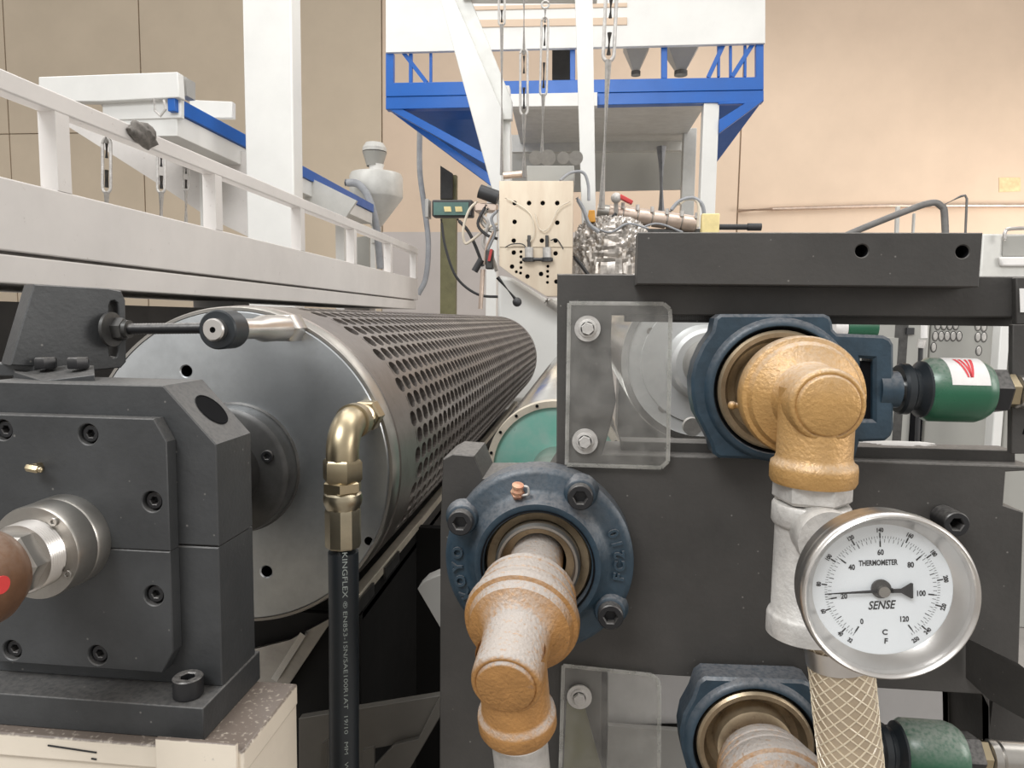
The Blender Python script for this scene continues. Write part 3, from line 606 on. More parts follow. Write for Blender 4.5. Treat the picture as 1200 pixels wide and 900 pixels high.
obj('tension_nut', MB().box(at(1007, 424, Yt+0.008), at(1026, 488, Yt+0.032)), 'hole_black', t1)
for s, px, py in (('B', 904, 379), ('C', 912, 379)):
    me = text_mesh(s, 0.010, 0.001); q = at(px, py, Yt-0.0008)
    for v in me.vertices: x, y, z = v.co; v.co = (q.x+x, q.y-z, q.z+y)
    obj('raised_letter', me, 'cast_blue', t1, ang=0)
ol2 = [(826, 794), (940, 798), (950, 802), (954, 812), (956, 826), (964, 834), (1010, 838), (1010, 950), (826, 950), (806, 905), (799, 880), (797, 858), (801, 838), (812, 818), (818, 800)]
TT = at(884, 872, Yt)
t2 = takeup('takeup_bearing', 'blue cast take-up bearing in the lower window at the bottom edge', ol2, TT, Yt, None)

# ================================================================== bronze rotary joints
def joint(name, label, m, c0, dirv, down, ln, nstart=-0.01, ns=0.016, nr=0.0425, sh=0.0):
    """c0 = axis point at the bearing face, dirv = outward axis, ln = distance from c0 to the cap face"""
    d = Vector(dirv).normalized(); c0 = Vector(c0); dn = Vector(down); dn = (dn-d*dn.dot(d)).normalized()
    j = thing(name, label, 'pipe fitting', tuple(c0+d*(ln-0.03)+dn*0.09))
    s = ln/0.155
    obj('body', MB().lathe([(0.029, nstart), (0.029, ns*s), (nr-0.003, (ns+0.002)*s), (nr, (ns+0.006)*s), (nr+0.001, (0.042+sh)*s), (nr+0.0026, (0.043+sh)*s), (nr+0.0026, (0.047+sh)*s), (nr+0.0015, (0.048+sh)*s), (nr+0.0018, (0.053+sh)*s), (0.0500, (0.055+sh)*s), (0.0505, (0.057+sh)*s), (0.0505, (0.062+sh)*s), (0.0495, (0.063+sh)*s), (0.0497, (0.069+sh)*s), (0.0535, (0.0705+sh)*s), (0.0548, (0.073+sh)*s), (0.0548, 0.086*s), (0.0535, 0.089*s), (0.0500, 0.0905*s), (0.0488, 0.093*s), (0.0470, 0.097*s), (0.040, 0.101*s), (0.033, 0.106*s), (0.0312, 0.110*s), (0.030, 0.126*s), (0.0, 0.126*s)], c0, d, 64), m, j, ang=30)
    c1 = c0+d*ln
    hd = obj('elbow_head', MB().lathe([(0.029, -0.062), (0.0305, -0.030), (0.0305, -0.0080), (0.0298, -0.0040), (0.0280, -0.0016), (0.0262, -0.0014), (0.0254, -0.0020), (0.0249, -0.0016), (0.0243, 0.0006), (0.0228, 0.0014), (0.0, 0.0018)], c1, d, 56), m, j, ang=50)
    cb_ = c1-d*0.031
    obj('outlet', MB().lathe([(0.0305, -0.012), (0.0305, 0.046), (0.0318, 0.050), (0.0345, 0.052), (0.0352, 0.056), (0.0352, 0.066), (0.0335, 0.0695), (0.022, 0.0695), (0.022, 0.05)], cb_, dn, 56), m, j, ang=50)
    sd = MB().bar(c1+dn*0.0308-d*0.004+Vector((0.004, 0, 0)), c1+dn*0.052-d*0.0015+Vector((0.004, 0, 0)), 0.0012, 0.0025)
    obj('mould_seam', sd, m, j)
    return j, c1, cb_, dn, d
cap = at(972, 476, 0.58)
c0 = Vector((cap.x, 0.735, cap.z))
j1, c1, cb1, dn1, d1 = joint('rotary_joint', 'golden bronze rotary elbow joint on the upper take-up bearing', 'bronze', c0, (0, -1, 0), (0, 0, -1), 0.155)
q = at(858, 475, 0.69); obj('lock_stud', MB().cyl(q, at(878, 476, 0.69), 0.0028, seg=14).sphere(q, 0.0042, 14), 'bronze', j1)
for k, (px, py) in enumerate(((919, 476), (922, 488))):
    q = at(px, py, 0.605); obj('cast_mark', MB().lathe([(0.0018, 0), (0.0032, 0.0), (0.0032, 0.001), (0.0018, 0.001)], q, (-0.8, -0.6, 0), 14, close=True), 'bronze', j1)
r0 = at(629, 655, 0.735); k0 = at(592, 806, 0.55)
j2, c2, cb2, dn2, d2 = joint('rotary_joint', 'dusty bronze rotary elbow joint hanging from the round flange bearing', 'bronze_dusty', r0, k0-r0, (0.055, 0.0, -1), (k0-r0).length, ns=0.044, nr=0.0455, sh=0.009)
for (px, py, a) in ((593, 668, 0), (590, 686, 0)):
    q = at(px, py, 0.69)
b0 = at(884, 873, 0.735)
j3, c3, cb3, dn3, d3 = joint('rotary_joint', 'dust covered bronze joint at the bottom edge in the lower take-up bearing', 'bronze_dusty', b0, (0, -1, 0), (0, 0, -1), 0.155, ns=0.028, nr=0.0445)

# white nipple below the hanging joint
wn = thing('pipe_nipple', 'white pipe nipple screwed into the hanging dusty bronze joint', 'pipe', tuple(cb2+dn2*0.12))
obj('pipe', MB().cyl(cb2+dn2*0.066, cb2+dn2*0.14, 0.0255, seg=40), 'galvanized', wn)
obj('sealing_tape', MB().cyl(cb2+dn2*0.067, cb2+dn2*0.076, 0.0285, seg=40), 'tarp_white', wn)

# ================================================================== tee, thermometer, clear hose
Yc = cb1.y; px0 = cb1.x
tee = thing('pipe_tee', 'chalky grey galvanised pipe tee under the golden bronze elbow', 'pipe fitting', (px0, Yc, at(972, 760, Yc).z))
def zc(py): return at(972, py, Yc).z
obj('hex_bushing', MB().hexa((px0, Yc, zc(561)), (px0, Yc, zc(588)), 0.0318, rot=0.25, ch=0.15), 'galvanized', tee)
obj('tee_body', MB().lathe([(0.02, 0), (0.0305, 0.0), (0.0318, 0.002), (0.0318, 0.016), (0.0305, 0.0185), (0.0285, 0.020), (0.0285, 0.095), (0.0305, 0.097), (0.0318, 0.100), (0.0318, 0.116), (0.02, 0.116)], (px0, Yc, zc(590)), (0, 0, -1), 48), 'galvanized', tee, ang=45)
GC = at(1040, 697, 0.455)
tz = GC.z
obj('tee_branch', MB().lathe([(0.0225, 0.0), (0.0225, 0.036), (0.0245, 0.038), (0.0245, 0.050), (0.012, 0.050)], (px0, Yc, tz), (0, -1, 0), 40), 'galvanized', tee, ang=45)
th = thing('thermometer', 'round stainless dial thermometer with white face and black needle', 'thermometer', (px0, 0.47, tz-0.055))
gx = GC.x; Yd = 0.455; RG = 0.0545
obj('stem', MB().hexa((px0, Yc-0.05, tz), (px0, Yd+0.03, tz), 0.011).cyl((px0, Yd+0.035, tz), (gx, Yd+0.018, tz), 0.008), 'stainless', th)
obj('case', MB().lathe([(0, 0.026), (RG*0.80, 0.026), (RG*0.90, 0.024), (RG*0.955, 0.019), (RG*0.955, 0.004), (RG*0.97, 0.003)], (gx, Yd, tz), (0, 1, 0), 80), 'stainless', th, ang=50)
obj('bezel', MB().lathe([(RG*0.975, 0.004), (RG, 0.002), (RG, -0.003), (RG*0.985, -0.0052), (RG*0.965, -0.006), (RG*0.945, -0.0052), (RG*0.925, -0.003), (RG*0.915, 0.0), (RG*0.80, 0.0082), (RG*0.975, 0.0084)], (gx, Yd, tz), (0, 1, 0), 96, close=True), 'stainless', th, ang=50)
yd = Yd+0.0085
dial = obj('dial', MB().lathe([(0, 0), (RG*0.885, 0), (RG*0.885, 0.001), (0, 0.001)], (gx, yd, tz), (0, 1, 0), 80), 'dial_white', th)
RD = 0.0415
def ang_c(T): return math.radians(90-(-153+T*295/120))
def mark(T, r0_, r1_, wd, mb):
    a = ang_c(T); e = Vector((math.cos(a), 0, math.sin(a))); n_ = Vector((-e.z, 0, e.x)); c = Vector((gx, yd-0.0002, tz))
    P = [c+e*r0_-n_*wd/2, c+e*r1_-n_*wd/2, c+e*r1_+n_*wd/2, c+e*r0_+n_*wd/2]; mb.add(P, [(0, 1, 2, 3)])
mb = MB()
for i in range(61): mark(i*2, RD*0.76, RD*0.815, 0.00028, mb)
for i in range(13): mark(i*10, RD*0.745, RD*0.82, 0.0005, mb)
for i in range(7): mark(i*20, RD*0.69, RD*0.78, 0.0009, mb)
for f_ in range(32, 251, 2): mark((f_-32)/1.8, RD*0.825, RD*0.865, 0.00026, mb)
for f_ in range(40, 251, 20): mark((f_-32)/1.8, RD*0.83, RD*0.915, 0.0009, mb)
obj('scale_marks', mb, 'ink', dial, ang=0, kind='stuff')
def dtext(s, r, T, size, m='ink', pos=None, shear=0, rot=None, xs=1.0):
    me = text_mesh(s, size, 0, shear=shear, bold=0.00016)
    if pos is None: a = ang_c(T); pos = (r*math.cos(a), r*math.sin(a))
    ro = math.radians(-0) if rot is None else rot
    c_, s_ = math.cos(ro), math.sin(ro)
    for v in me.vertices: x, y, z = v.co; x *= xs; v.co = (gx+pos[0]+x*c_-y*s_, yd-0.00025, tz+pos[1]+x*s_+y*c_)
    obj('lettering', me, m, dial, ang=0)
for T in range(0, 121, 20): dtext(str(T), RD*(0.60 if T in (0, 60) else 0.58), T, 0.0050, xs=0.8, rot=math.radians(5))
for f_ in (32, 40, 60, 80, 100, 120, 140, 160, 180, 200, 220, 240, 250):
    T = (f_-32)/1.8; a = ang_c(T); lo = math.sin(a) < -0.2
    dtext(str(f_), RD*0.955, T, 0.0038, xs=0.8, rot=a-PI/2+(PI if lo else 0))
dtext('THERMOMETER', 0, 0, 0.0050, pos=(-0.0035, 0.0178), rot=math.radians(5), xs=0.68)
dtext('SENSE', 0, 0, 0.0078, pos=(0.0, -0.0105), rot=math.radians(6), shear=0.3, xs=0.78)
dtext('C', 0, 0, 0.0050, pos=(0.0035, -0.0285)); dtext('F', 0, 0, 0.0050, pos=(0.0045, -0.0345))
na = ang_c(23); e = Vector((math.cos(na), 0, math.sin(na))); n_ = Vector((-e.z, 0, e.x)); c = Vector((gx, yd-0.0026, tz))
nd = obj('needle', MB().prism([c-e*0.006-n_*0.0016, c-e*0.006+n_*0.0016, c+e*0.004+n_*0.0010, c+e*RD*0.875+n_*0.0002, c+e*RD*0.875-n_*0.0002, c+e*0.004-n_*0.0010], (0, 0.0006, 0)), 'ink', th)
e2 = Vector((math.cos(math.radians(4)), 0, math.sin(math.radians(4)))); n2 = Vector((-e2.z, 0, e2.x))
obj('counterweight', MB().prism([c+e2*0.004-n2*0.0012, c+e2*0.011-n2*0.0014, c+e2*0.0170-n2*0.0052, c+e2*0.0182-n2*0.0048, c+e2*0.0182+n2*0.0048, c+e2*0.0170+n2*0.0052, c+e2*0.011+n2*0.0014, c+e2*0.004+n2*0.0012], (0, 0.0006, 0)), 'ink', nd)
obj('needle_hub', MB().cyl(c+Vector((0, 0.001, 0)), c+Vector((0, -0.0018, 0)), 0.0036, seg=24), 'steel_mid', nd)
obj('hub_base', MB().cyl(c+Vector((-0.001, 0.002, 0.001)), c+Vector((-0.001, 0.0007, 0.001)), 0.0062, seg=24), 'steel_dark', nd)
obj('glass', MB().lathe([(0, 0), (RG*0.912, 0), (RG*0.912, 0.001), (0, 0.001)], (gx, Yd-0.0008, tz), (0, 1, 0), 64), 'gauge_glass', th)

# clear braided hose under the tee
bh = thing('braided_hose', 'clear hose with cream diamond braid below the thermometer', 'hose', (px0, Yc, 0.4))
Pth = spline([at(978, 735, Yc), at(985, 780, Yc), at(991, 840, Yc), at(998, 905, Yc), at(1008, 1000, Yc), at(1018, 1100, Yc), at(1022, 1200, Yc)], 12)
rhs = 0.0262
obj('hose_wall', MB().tube(Pth, rhs, 40), 'hose_beige', bh, ang=60)
def helix(path, r, turns_per_m, ph, sgn, rad):
    P = [Vector(p) for p in path]; L = 0; out = []; sub = []
    for i in range(len(P)-1):
        for k in range(3): sub.append(P[i].lerp(P[i+1], k/3))
    sub.append(P[-1])
    for i, p in enumerate(sub):
        if i: L += (p-sub[i-1]).length
        d = (sub[min(i+1, len(sub)-1)]-sub[max(i-1, 0)]).normalized(); a = Vector((1, 0, 0)); a = (a-d*a.dot(d)).normalized(); b = d.cross(a)
        t = ph+sgn*2*PI*turns_per_m*L; out.append(p+(a*math.cos(t)+b*math.sin(t))*r)
    return out
br_ = MB()
for s in (1, -1):
    for k in range(14): br_.tube(helix(Pth, rhs+0.0001, 6.6, 2*PI*k/14, s, 0), 0.00075, 5, cap=False)
obj('braid', br_, 'braid_cream', bh, ang=60, kind='stuff')
obj('hose_clamp', MB().lathe([(rhs+0.0005, 0), (rhs+0.002, 0.0), (rhs+0.002, 0.018), (rhs+0.0005, 0.018)], at(981, 752, Yc), at(986, 785, Yc)-at(981, 752, Yc), 48, close=True), 'stainless', bh)

# ================================================================== green float couplings
def coupling(name, label, c, lab):
    t = thing(name, label, 'coupling', tuple(c+Vector((0, 0, -0.033))))
    def X(px): return (px-1110)*0.748/F*0.995
    def rv(prof, m, nm, seg=48, par=t, **k): return obj(nm, MB().lathe([(r, X(h)) for r, h in prof], c, (1, 0, 0), seg), m, par, **k)
    rv([(0, 1040), (0.013, 1040), (0.013, 1066), (0, 1066)], 'steel_bright', 'stud', 32)
    rv([(0.012, 1057), (0.024, 1056), (0.0262, 1059), (0.0262, 1066), (0.023, 1069), (0.022, 1074), (0.029, 1080), (0.029, 1083)], 'rubber', 'boot')
    body = rv([(0.0, 1078), (0.0262, 1078), (0.0325, 1088), (0.0325, 1136), (0.0300, 1144), (0.0268, 1149), (0.0, 1149)], 'green_paint', 'body', 64)
    obj('hex_nut', MB().hexa(c+Vector((X(1147), 0, 0)), c+Vector((X(1169), 0, 0)), 0.0235, rot=0.2), 'screw_black', t)
    obj('brass_hex', MB().hexa(c+Vector((X(1168), 0, 0)), c+Vector((X(1180), 0, 0)), 0.0178, rot=0.35), 'zinc_gold', t)
    rv([(0.0, 1178), (0.0105, 1179), (0.0170, 1182), (0.0170, 1190), (0.0150, 1192), (0.0165, 1194), (0.0165, 1225), (0, 1225)], 'steel_mid', 'piston_rod')
    if lab:
        n = 10; a0, a1 = math.radians(14), math.radians(100); mb = MB(); P = []
        def pt(px, a, dr): return c+Vector((X(px), -(0.0325+dr)*math.cos(a), (0.0325+dr)*math.sin(a)))
        for i in range(n+1):
            a = a0+(a1-a0)*i/n; P += [pt(1098+3*(1-i/n)*0, a, 0.0003), pt(1137, a, 0.0003)]
        mb.add(P, [(2*i, 2*i+1, 2*i+3, 2*i+2) for i in range(n)]); st = obj('sticker', mb, 'sticker_white', body, label='white sticker with red emblem')
        for (x0, x1, x2, x3) in ((1108, 1111.5, 1116.5, 1114.5), (1113, 1116, 1119.5, 1117.5), (1127.5, 1124, 1118.5, 1120.5), (1122, 1119.5, 1117, 1119)):
            m2 = MB(); Q = []
            for i in range(7):
                k = i/6; a = math.radians(74-46*k); Q += [pt(x0+(x3-x0)*k, a, 0.0006), pt(x1+(x2-x1)*k, a, 0.0006)]
            m2.add(Q, [(2*i, 2*i+1, 2*i+3, 2*i+2) for i in range(6)]); obj('emblem_stripe', m2, 'sticker_red', st)
    return t
coupling('float_coupling', 'green round coupling with red and white sticker right of the upper bearing', at(1110, 457, 0.752), True)
coupling('float_coupling', 'green round coupling at the bottom right edge without sticker', at(1082, 881, 0.752), False)
# ================================================================== white carriage on the left
XC = -1.0
car = thing('white_carriage', 'long white machine carriage with guard rail running back behind the drum', 'machine frame', (-1.2, 2.6, 0))
zr1, zr0 = ax(240, 183, XC).z, ax(240, 183, XC).z-0.036
zb_t, zsm, zbb = ax(240, 265.5, XC).z, ax(240, 323, XC).z, ax(250, 347.5, XC).z
Y0c, Y1c = 0.55, ax(490, 320, XC).y
obj('upper_beam', MB().box((XC-0.45, Y0c, zsm+0.003), (XC, Y1c, zb_t)), 'white_dirty', car, bev=0.003)
obj('lower_beam', MB().box((XC-0.45, Y0c, zbb), (XC-0.002, Y1c-0.05, zsm-0.003)), 'white_dirty', car, bev=0.003)
obj('joint_strip', MB().box((XC-0.44, Y0c, zsm-0.004), (XC-0.012, Y1c-0.06, zsm+0.004)), 'steel_dark', car)
obj('hand_rail', MB().box((XC-0.036, Y0c, zr0), (XC, Y1c, zr1)), 'white_dirty', car, bev=0.003)
pm = mesh_of(MB().box((-0.036, 0, 0), (0, 0.036, zr0-zb_t)), 'post', 'white_dirty', 0)
for k in range(6): inst('rail_post', pm, (XC, 1.262+0.575*k-(0.0 if k < 5 else 0.03), zb_t), car)
for yy in (0.7, 2.4, 4.0): obj('leg', MB().box((XC-0.40, yy, 0), (XC-0.25, yy+0.12, zbb)), 'white_dirty', car)
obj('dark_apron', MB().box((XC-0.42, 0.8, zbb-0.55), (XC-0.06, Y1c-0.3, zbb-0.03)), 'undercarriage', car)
p = ax(165, 158, XC)
lump = MB().sphere((0, 0, 0), 0.026, 22)
for v in lump.v:
    k = 1+0.16*math.sin(v.x*190+1)+0.13*math.sin(v.z*240+v.y*170); v.x *= 0.8*k; v.y *= 1.7*k; v.z *= 0.95*k; v += p+Vector((0.004, 0.0, 0.0))
tag(obj('rag', lump, 'rag_grey', None, ang=50), 'dark grey dusty rag lump stuck on the white hand rail', 'rag')

# ================================================================== turnbuckles
def turnbuckle(label, px, ytop, ya, yb, ybot, Y, wpx=10, lean=0, group='turnbuckles on the left carriage'):
    t = thing('turnbuckle', label, 'turnbuckle', tuple(at(px+lean, ybot, Y)), group)
    def q(y): return at(px+lean*(y-ytop)/(ybot-ytop), y, Y)
    r = wpx/2*Y/F; rr = r*0.26
    obj('hook_rod', MB().tube([q(ytop), q(ya+6)], rr*1.3, 10), 'galvanized', t)
    a, b = q(ya), q(yb); d = (b-a); n_ = Vector((1, 0, 0)); L = d.length; u = d.normalized(); P = []
    for i in range(17):
        g = PI*i/16; P.append(a+u*r*(1-math.sin(g))-n_*r*math.cos(g)*0.75)
    for i in range(17):
        g = PI*i/16; P.append(b-u*r*(1-math.sin(g))+n_*r*math.cos(g)*0.75)
    P.append(P[0]); obj('frame_loop', MB().tube(P, rr, 10), 'galvanized', t)
    obj('thread', MB().tube([a+u*L*0.10, a+u*L*0.36], rr*1.0, 8).tube([b-u*L*0.10, b-u*L*0.42], rr*1.25, 8), 'steel_dark', t)
    obj('lower_rod', MB().tube([b-u*0.005, q(ybot)], rr*1.9, 10), 'galvanized', t)
    e = q(ytop); obj('eye', MB().tube([e+Vector((r*0.8*math.cos(2*PI*i/14), 0, r*0.8*(1+math.sin(2*PI*i/14)))) for i in range(15)], rr, 8), 'galvanized', t)
turnbuckle('nearest steel turnbuckle, behind the first panel of the white hand rail', 125, 126, 162, 226, 262, 4.40, 14)
turnbuckle('middle steel turnbuckle under the white box beam behind the hand rail', 189, 128, 178, 226, 270, 4.40, 13)
turnbuckle('slim steel turnbuckle beside the second post of the white hand rail', 218, 158, 192, 224, 262, 4.85, 9)

# ================================================================== white gantry, left background
bx = thing('white_box_beam', 'short white box beam end above the left hand rail', 'beam', tuple(at(130, 115, 4.3)))
obj('box_body', MB().prism([at(45, 90, 4.3), at(208, 84, 4.3), at(210, 114, 4.3), at(118, 119, 4.3), at(45, 119, 4.3)], (0, 0.07, 0)), 'white_paint', bx, bev=0.006)
obj('end_flange', MB().prism([at(209, 86, 4.4), at(219, 91, 4.4), at(219, 112, 4.4), at(210, 113, 4.4)], (0, 0.1, 0)), 'deck_grey', bx)
obj('under_beam', MB().prism([at(120, 120, 4.35), at(212, 116, 4.35), at(212, 138, 4.35), at(120, 141, 4.35)], (0, 0.04, 0)), 'white_paint', bx, bev=0.004)
obj('hanger_rod', MB().tube([at(180, 116, 4.2), at(182, 130, 4.2), at(188, 136, 4.2), at(194, 128, 4.2), at(192, 117, 4.2)], 0.008, 8), 'galvanized', bx)
obj('lower_beam', MB().prism([at(182, 143, 4.8), at(246, 146, 4.8), at(246, 161, 4.8), at(182, 159, 4.8)], (0, 0.06, 0)), 'white_paint', bx, bev=0.004)
obj('side_beam', MB().prism([at(222, 117, 5.6), at(272, 119, 5.6), at(272, 138, 5.6), at(222, 138, 5.6)], (0, 0.06, 0)), 'white_paint', bx, bev=0.004)
obj('strut', MB().prism([at(230, 146, 5.0), at(235, 146, 5.0), at(235, 178, 5.0), at(230, 178, 5.0)], (0, 0.03, 0)), 'white_paint', bx)
cl = thing('white_column', 'tall white square steel column behind the left hand rail', 'column', tuple(Vector((at(316, 300, 4.6).x, 4.7, 0))))
xa, xb2 = at(288, 200, 4.6).x, at(344, 200, 4.6).x
obj('column_shaft', MB().box((xa, 4.6, 0), (xb2, 4.76, 4.2)), 'white_paint', cl, bev=0.01)
obj('base_collar', MB().box((xa-0.02, 4.58, 0), (xb2+0.02, 4.78, 0.03)), 'white_paint', cl)
wk = thing('walkway', 'raised walkway with blue kick rail behind the white column', 'walkway', (-2.7, 6.5, 1.5))
XW = -2.6
p1, p2 = ax(205, 121, XW), ax(438, 234, XW)
obj('blue_rail', MB().box((XW-0.05, p1.y, ax(205, 130, XW).z), (XW, p2.y, ax(205, 112, XW).z)), 'blue_paint', wk, bev=0.004)
obj('deck_edge', MB().box((XW-0.5, p1.y+0.05, ax(205, 130, XW).z-0.14), (XW-0.02, p2.y, ax(205, 130, XW).z-0.004)), 'white_paint', wk, bev=0.004)
obj('side_sheet', MB().prism([at(62, 137, 5.2), at(288, 178, 5.2), at(292, 278, 5.2), at(246, 256, 5.2), at(180, 212, 5.2)], (0, 0.03, 0)), 'white_dirty', wk)
obj('support_post', MB().box((XW-0.3, 5.1, 0), (XW-0.2, 5.2, ax(205, 130, XW).z-0.1)), 'white_paint', wk)
obj('support_post', MB().box((XW-0.3, 8.0, 0), (XW-0.2, 8.1, ax(205, 130, XW).z-0.1)), 'white_paint', wk)
obj('soffit_sheet', MB().prism([at(357, 205, 6.6), at(418, 235, 6.6), at(400, 262, 6.6), at(357, 240, 6.6)], (0, 0.04, 0)), 'hopper_grey', wk)

# hopper dryer
Yq = 9.0; hc = at(441, 225, Yq)
hp = thing('hopper_dryer', 'white conical hopper with small blower on top near the back wall', 'hopper', tuple(at(445, 300, Yq)))
R_ = pr(31, Yq); zq = lambda y: at(441, y, Yq).z
obj('cone_tank', MB().lathe([(0, zq(203)), (R_*0.94, zq(204)), (R_, zq(208)), (R_, zq(231)), (R_*0.96, zq(233)), (R_*0.18, zq(266)), (R_*0.18, zq(285)), (0, zq(285))], (hc.x, Yq, 0), (0, 0, 1), 48), 'hopper_grey', hp)
obj('blower_neck', MB().lathe([(R_*0.32, zq(206)), (R_*0.26, zq(197)), (R_*0.3, zq(193))], (hc.x, Yq, 0), (0, 0, 1), 24), 'white_paint', hp)
obj('blower_head', MB().lathe([(R_*0.30, zq(195)), (R_*0.42, zq(182)), (R_*0.46, zq(179))], (hc.x-0.02, Yq, 0), (0, 0, 1), 32), 'cabinet_grey', hp)
obj('blower_cap', MB().lathe([(R_*0.45, zq(178)), (R_*0.46, zq(174)), (R_*0.34, zq(168)), (0, zq(166))], (hc.x-0.02, Yq, 0), (0, 0, 1), 32), 'hopper_grey', hp)
obj('stand_post', MB().prism([at(434, 268, Yq), at(439, 268, Yq), Vector((at(439, 322, Yq).x, Yq, 0)), Vector((at(434, 322, Yq).x, Yq, 0))], (0, 0.06, 0)), 'white_paint', hp)
obj('base_cabinet', MB().prism([at(418, 278, Yq+0.2), at(433, 276, Yq+0.2), at(433, 420, Yq+0.2), at(418, 420, Yq+0.2)], (0, 0.3, 0)), 'cabinet_grey', hp)
tag(obj('suction_hose', MB().tube(spline([at(405, 214, 8.6), at(420, 216, 8.6), at(432, 232, 8.6), at(441, 265, 8.6), at(446, 315, 8.6)], 8), pr(4.5, 8.6), 12), 'cable_grey', None, ang=60), 'thick grey suction hose curving down in front of the white conical hopper', 'hose')
tag(obj('conduit', MB().tube(spline([at(492, 145, 8.3), at(492, 200, 8.3), at(497, 240, 8.3), at(502, 285, 8.3), at(499, 325, 8.3), at(490, 345, 8.3)], 8), pr(3.2, 8.3), 10), 'cable_grey', None, ang=60), 'grey flexible conduit hanging below the blue platform on the left', 'conduit')
ol_ = thing('olive_column', 'olive steel column standing below the blue platform', 'column', (at(524, 300, 8.4).x, 8.4, 0))
obj('column_web', MB().box((at(516, 300, 8.4).x, 8.4, 0), (at(534, 300, 8.4).x, 8.5, at(524, 205, 8.4).z)), 'olive_paint', ol_)
obj('notice_board', MB().prism([at(516, 194, 8.3), at(530, 203, 8.3), at(530, 233, 8.3), at(516, 233, 8.3)], (0, 0.05, 0)), 'undercarriage', ol_)

# ================================================================== blue platform with hopper
def Yp_(px): return 7.1-(px-452)/445*0.26
def bp_(px, py, dy=0): return at(px, py, Yp_(px)+dy)
plf = thing('blue_platform', 'blue steel platform with white panel high behind the extruder', 'platform', (at(670, 100, 7).x, 7.6, 0))
def quad(nm, pts, m, dep=0.06, dy=0, bev=0.004, par=plf): return obj(nm, MB().prism([bp_(a, b, dy) for a, b in pts], (0, dep, 0)), m, par, bev=bev)
quad('white_panel', [(452, -60), (897, -60), (897, 50.5), (452, 61.5)], 'white_paint', 0.05, -0.03)
quad('panel_slot', [(555, 7), (735, 3), (735, 8), (555, 12)], 'wall_beige', 0.02, -0.045)
quad('panel_slot', [(555, 23), (735, 20), (735, 29), (555, 32)], 'wall_beige', 0.02, -0.045)
quad('blue_girder', [(452, 97), (895, 90), (895, 105), (452, 113)], 'blue_paint', 0.1)
quad('blue_girder', [(452, 113.5), (895, 105.5), (895, 119), (452, 128)], 'blue_paint', 0.1, 0.01)
quad('corner_post', [(452, 62), (461, 62), (461, 99), (452, 99)], 'blue_paint')
quad('corner_post', [(886, 50), (895, 50), (895, 92), (886, 92)], 'blue_paint')
for (a, b, c_, d) in ((479, 62, 483, 97), (503, 61, 506, 97), (668, 57, 674, 94), (775, 54, 782, 92), (841, 52, 844, 90), (855, 52, 858, 90), (872, 51, 875, 90)):
    quad('baluster', [(a, b), (c_, b), (c_, d), (a, d)], 'blue_paint', 0.04, 0.02)
for (a, b, c_, d) in ((473, 62, 500, 97), (848, 52, 830, 91), (882, 52, 858, 90)):
    obj('brace', MB().bar(bp_(a, b, 0.03), bp_(c_, d, 0.03), 0.03, 0.04), 'blue_paint', plf)
quad('bracket_chord', [(452, 126), (462, 128), (577, 206), (577, 219)], 'blue_paint', 0.06, 0.25)
obj('bracket_sheet', MB().prism([bp_(456, 128, 0.2), bp_(590, 124, 0.2), bp_(590, 222, 2.0), bp_(578, 218, 2.0)], (0, 0.02, 0)), 'blue_paint', plf)
quad('bracket_brace', [(452, 126), (470, 127), (570, 181), (568, 192)], 'blue_paint', 0.05, 0.02)
quad('bracket_brace', [(842, 120), (895, 117), (893, 119), (843, 156), (843, 140), (872, 121.5), (842, 122)], 'blue_paint', 0.05, 0.0)
obj('bracket_sheet', MB().prism([bp_(893, 119, 0.2), bp_(840, 190, 1.6), bp_(840, 120, 0.2)], (0, 0.02, 0)), 'blue_paint', plf)
quad('cross_beam', [(595, 110), (700, 108), (700, 124), (595, 125)], 'white_paint', 0.1, -0.08)
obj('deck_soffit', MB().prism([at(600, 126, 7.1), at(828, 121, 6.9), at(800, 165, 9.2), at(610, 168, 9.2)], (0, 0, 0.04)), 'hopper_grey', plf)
obj('rear_beam', MB().prism([at(600, 158, 9.2), at(815, 156, 9.2), at(815, 176, 9.2), at(600, 178, 9.2)], (0, 0.1, 0)), 'hopper_grey', plf)
obj('rear_screen', MB().prism([at(600, 177, 9.5), at(800, 175, 9.5), at(800, 222, 9.5), at(600, 226, 9.5)], (0, 0.04, 0)), 'cabinet_grey', plf)
x0_, x1_ = at(822, 200, 6.9).x, at(840, 200, 6.9).x
obj('white_leg', MB().box((x0_, 6.9, 0), (x1_, 7.05, at(830, 120, 6.9).z)), 'white_paint', plf, bev=0.005)
x0_, x1_ = at(800, 200, 8.6).x, at(815, 200, 8.6).x
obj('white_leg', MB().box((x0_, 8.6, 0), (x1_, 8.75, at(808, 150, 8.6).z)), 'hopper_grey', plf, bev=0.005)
x0_, x1_ = at(571, 200, 8.0).x, at(583, 200, 8.0).x
obj('white_leg', MB().box((x0_, 8.0, 0), (x1_, 8.15, at(577, 150, 8.0).z)), 'white_paint', plf)
obj('dark_pipe', MB().tube([at(775, 172, 8.2), at(775, 262, 8.2)], pr(5.5, 8.2), 16), 'cable_grey', plf)
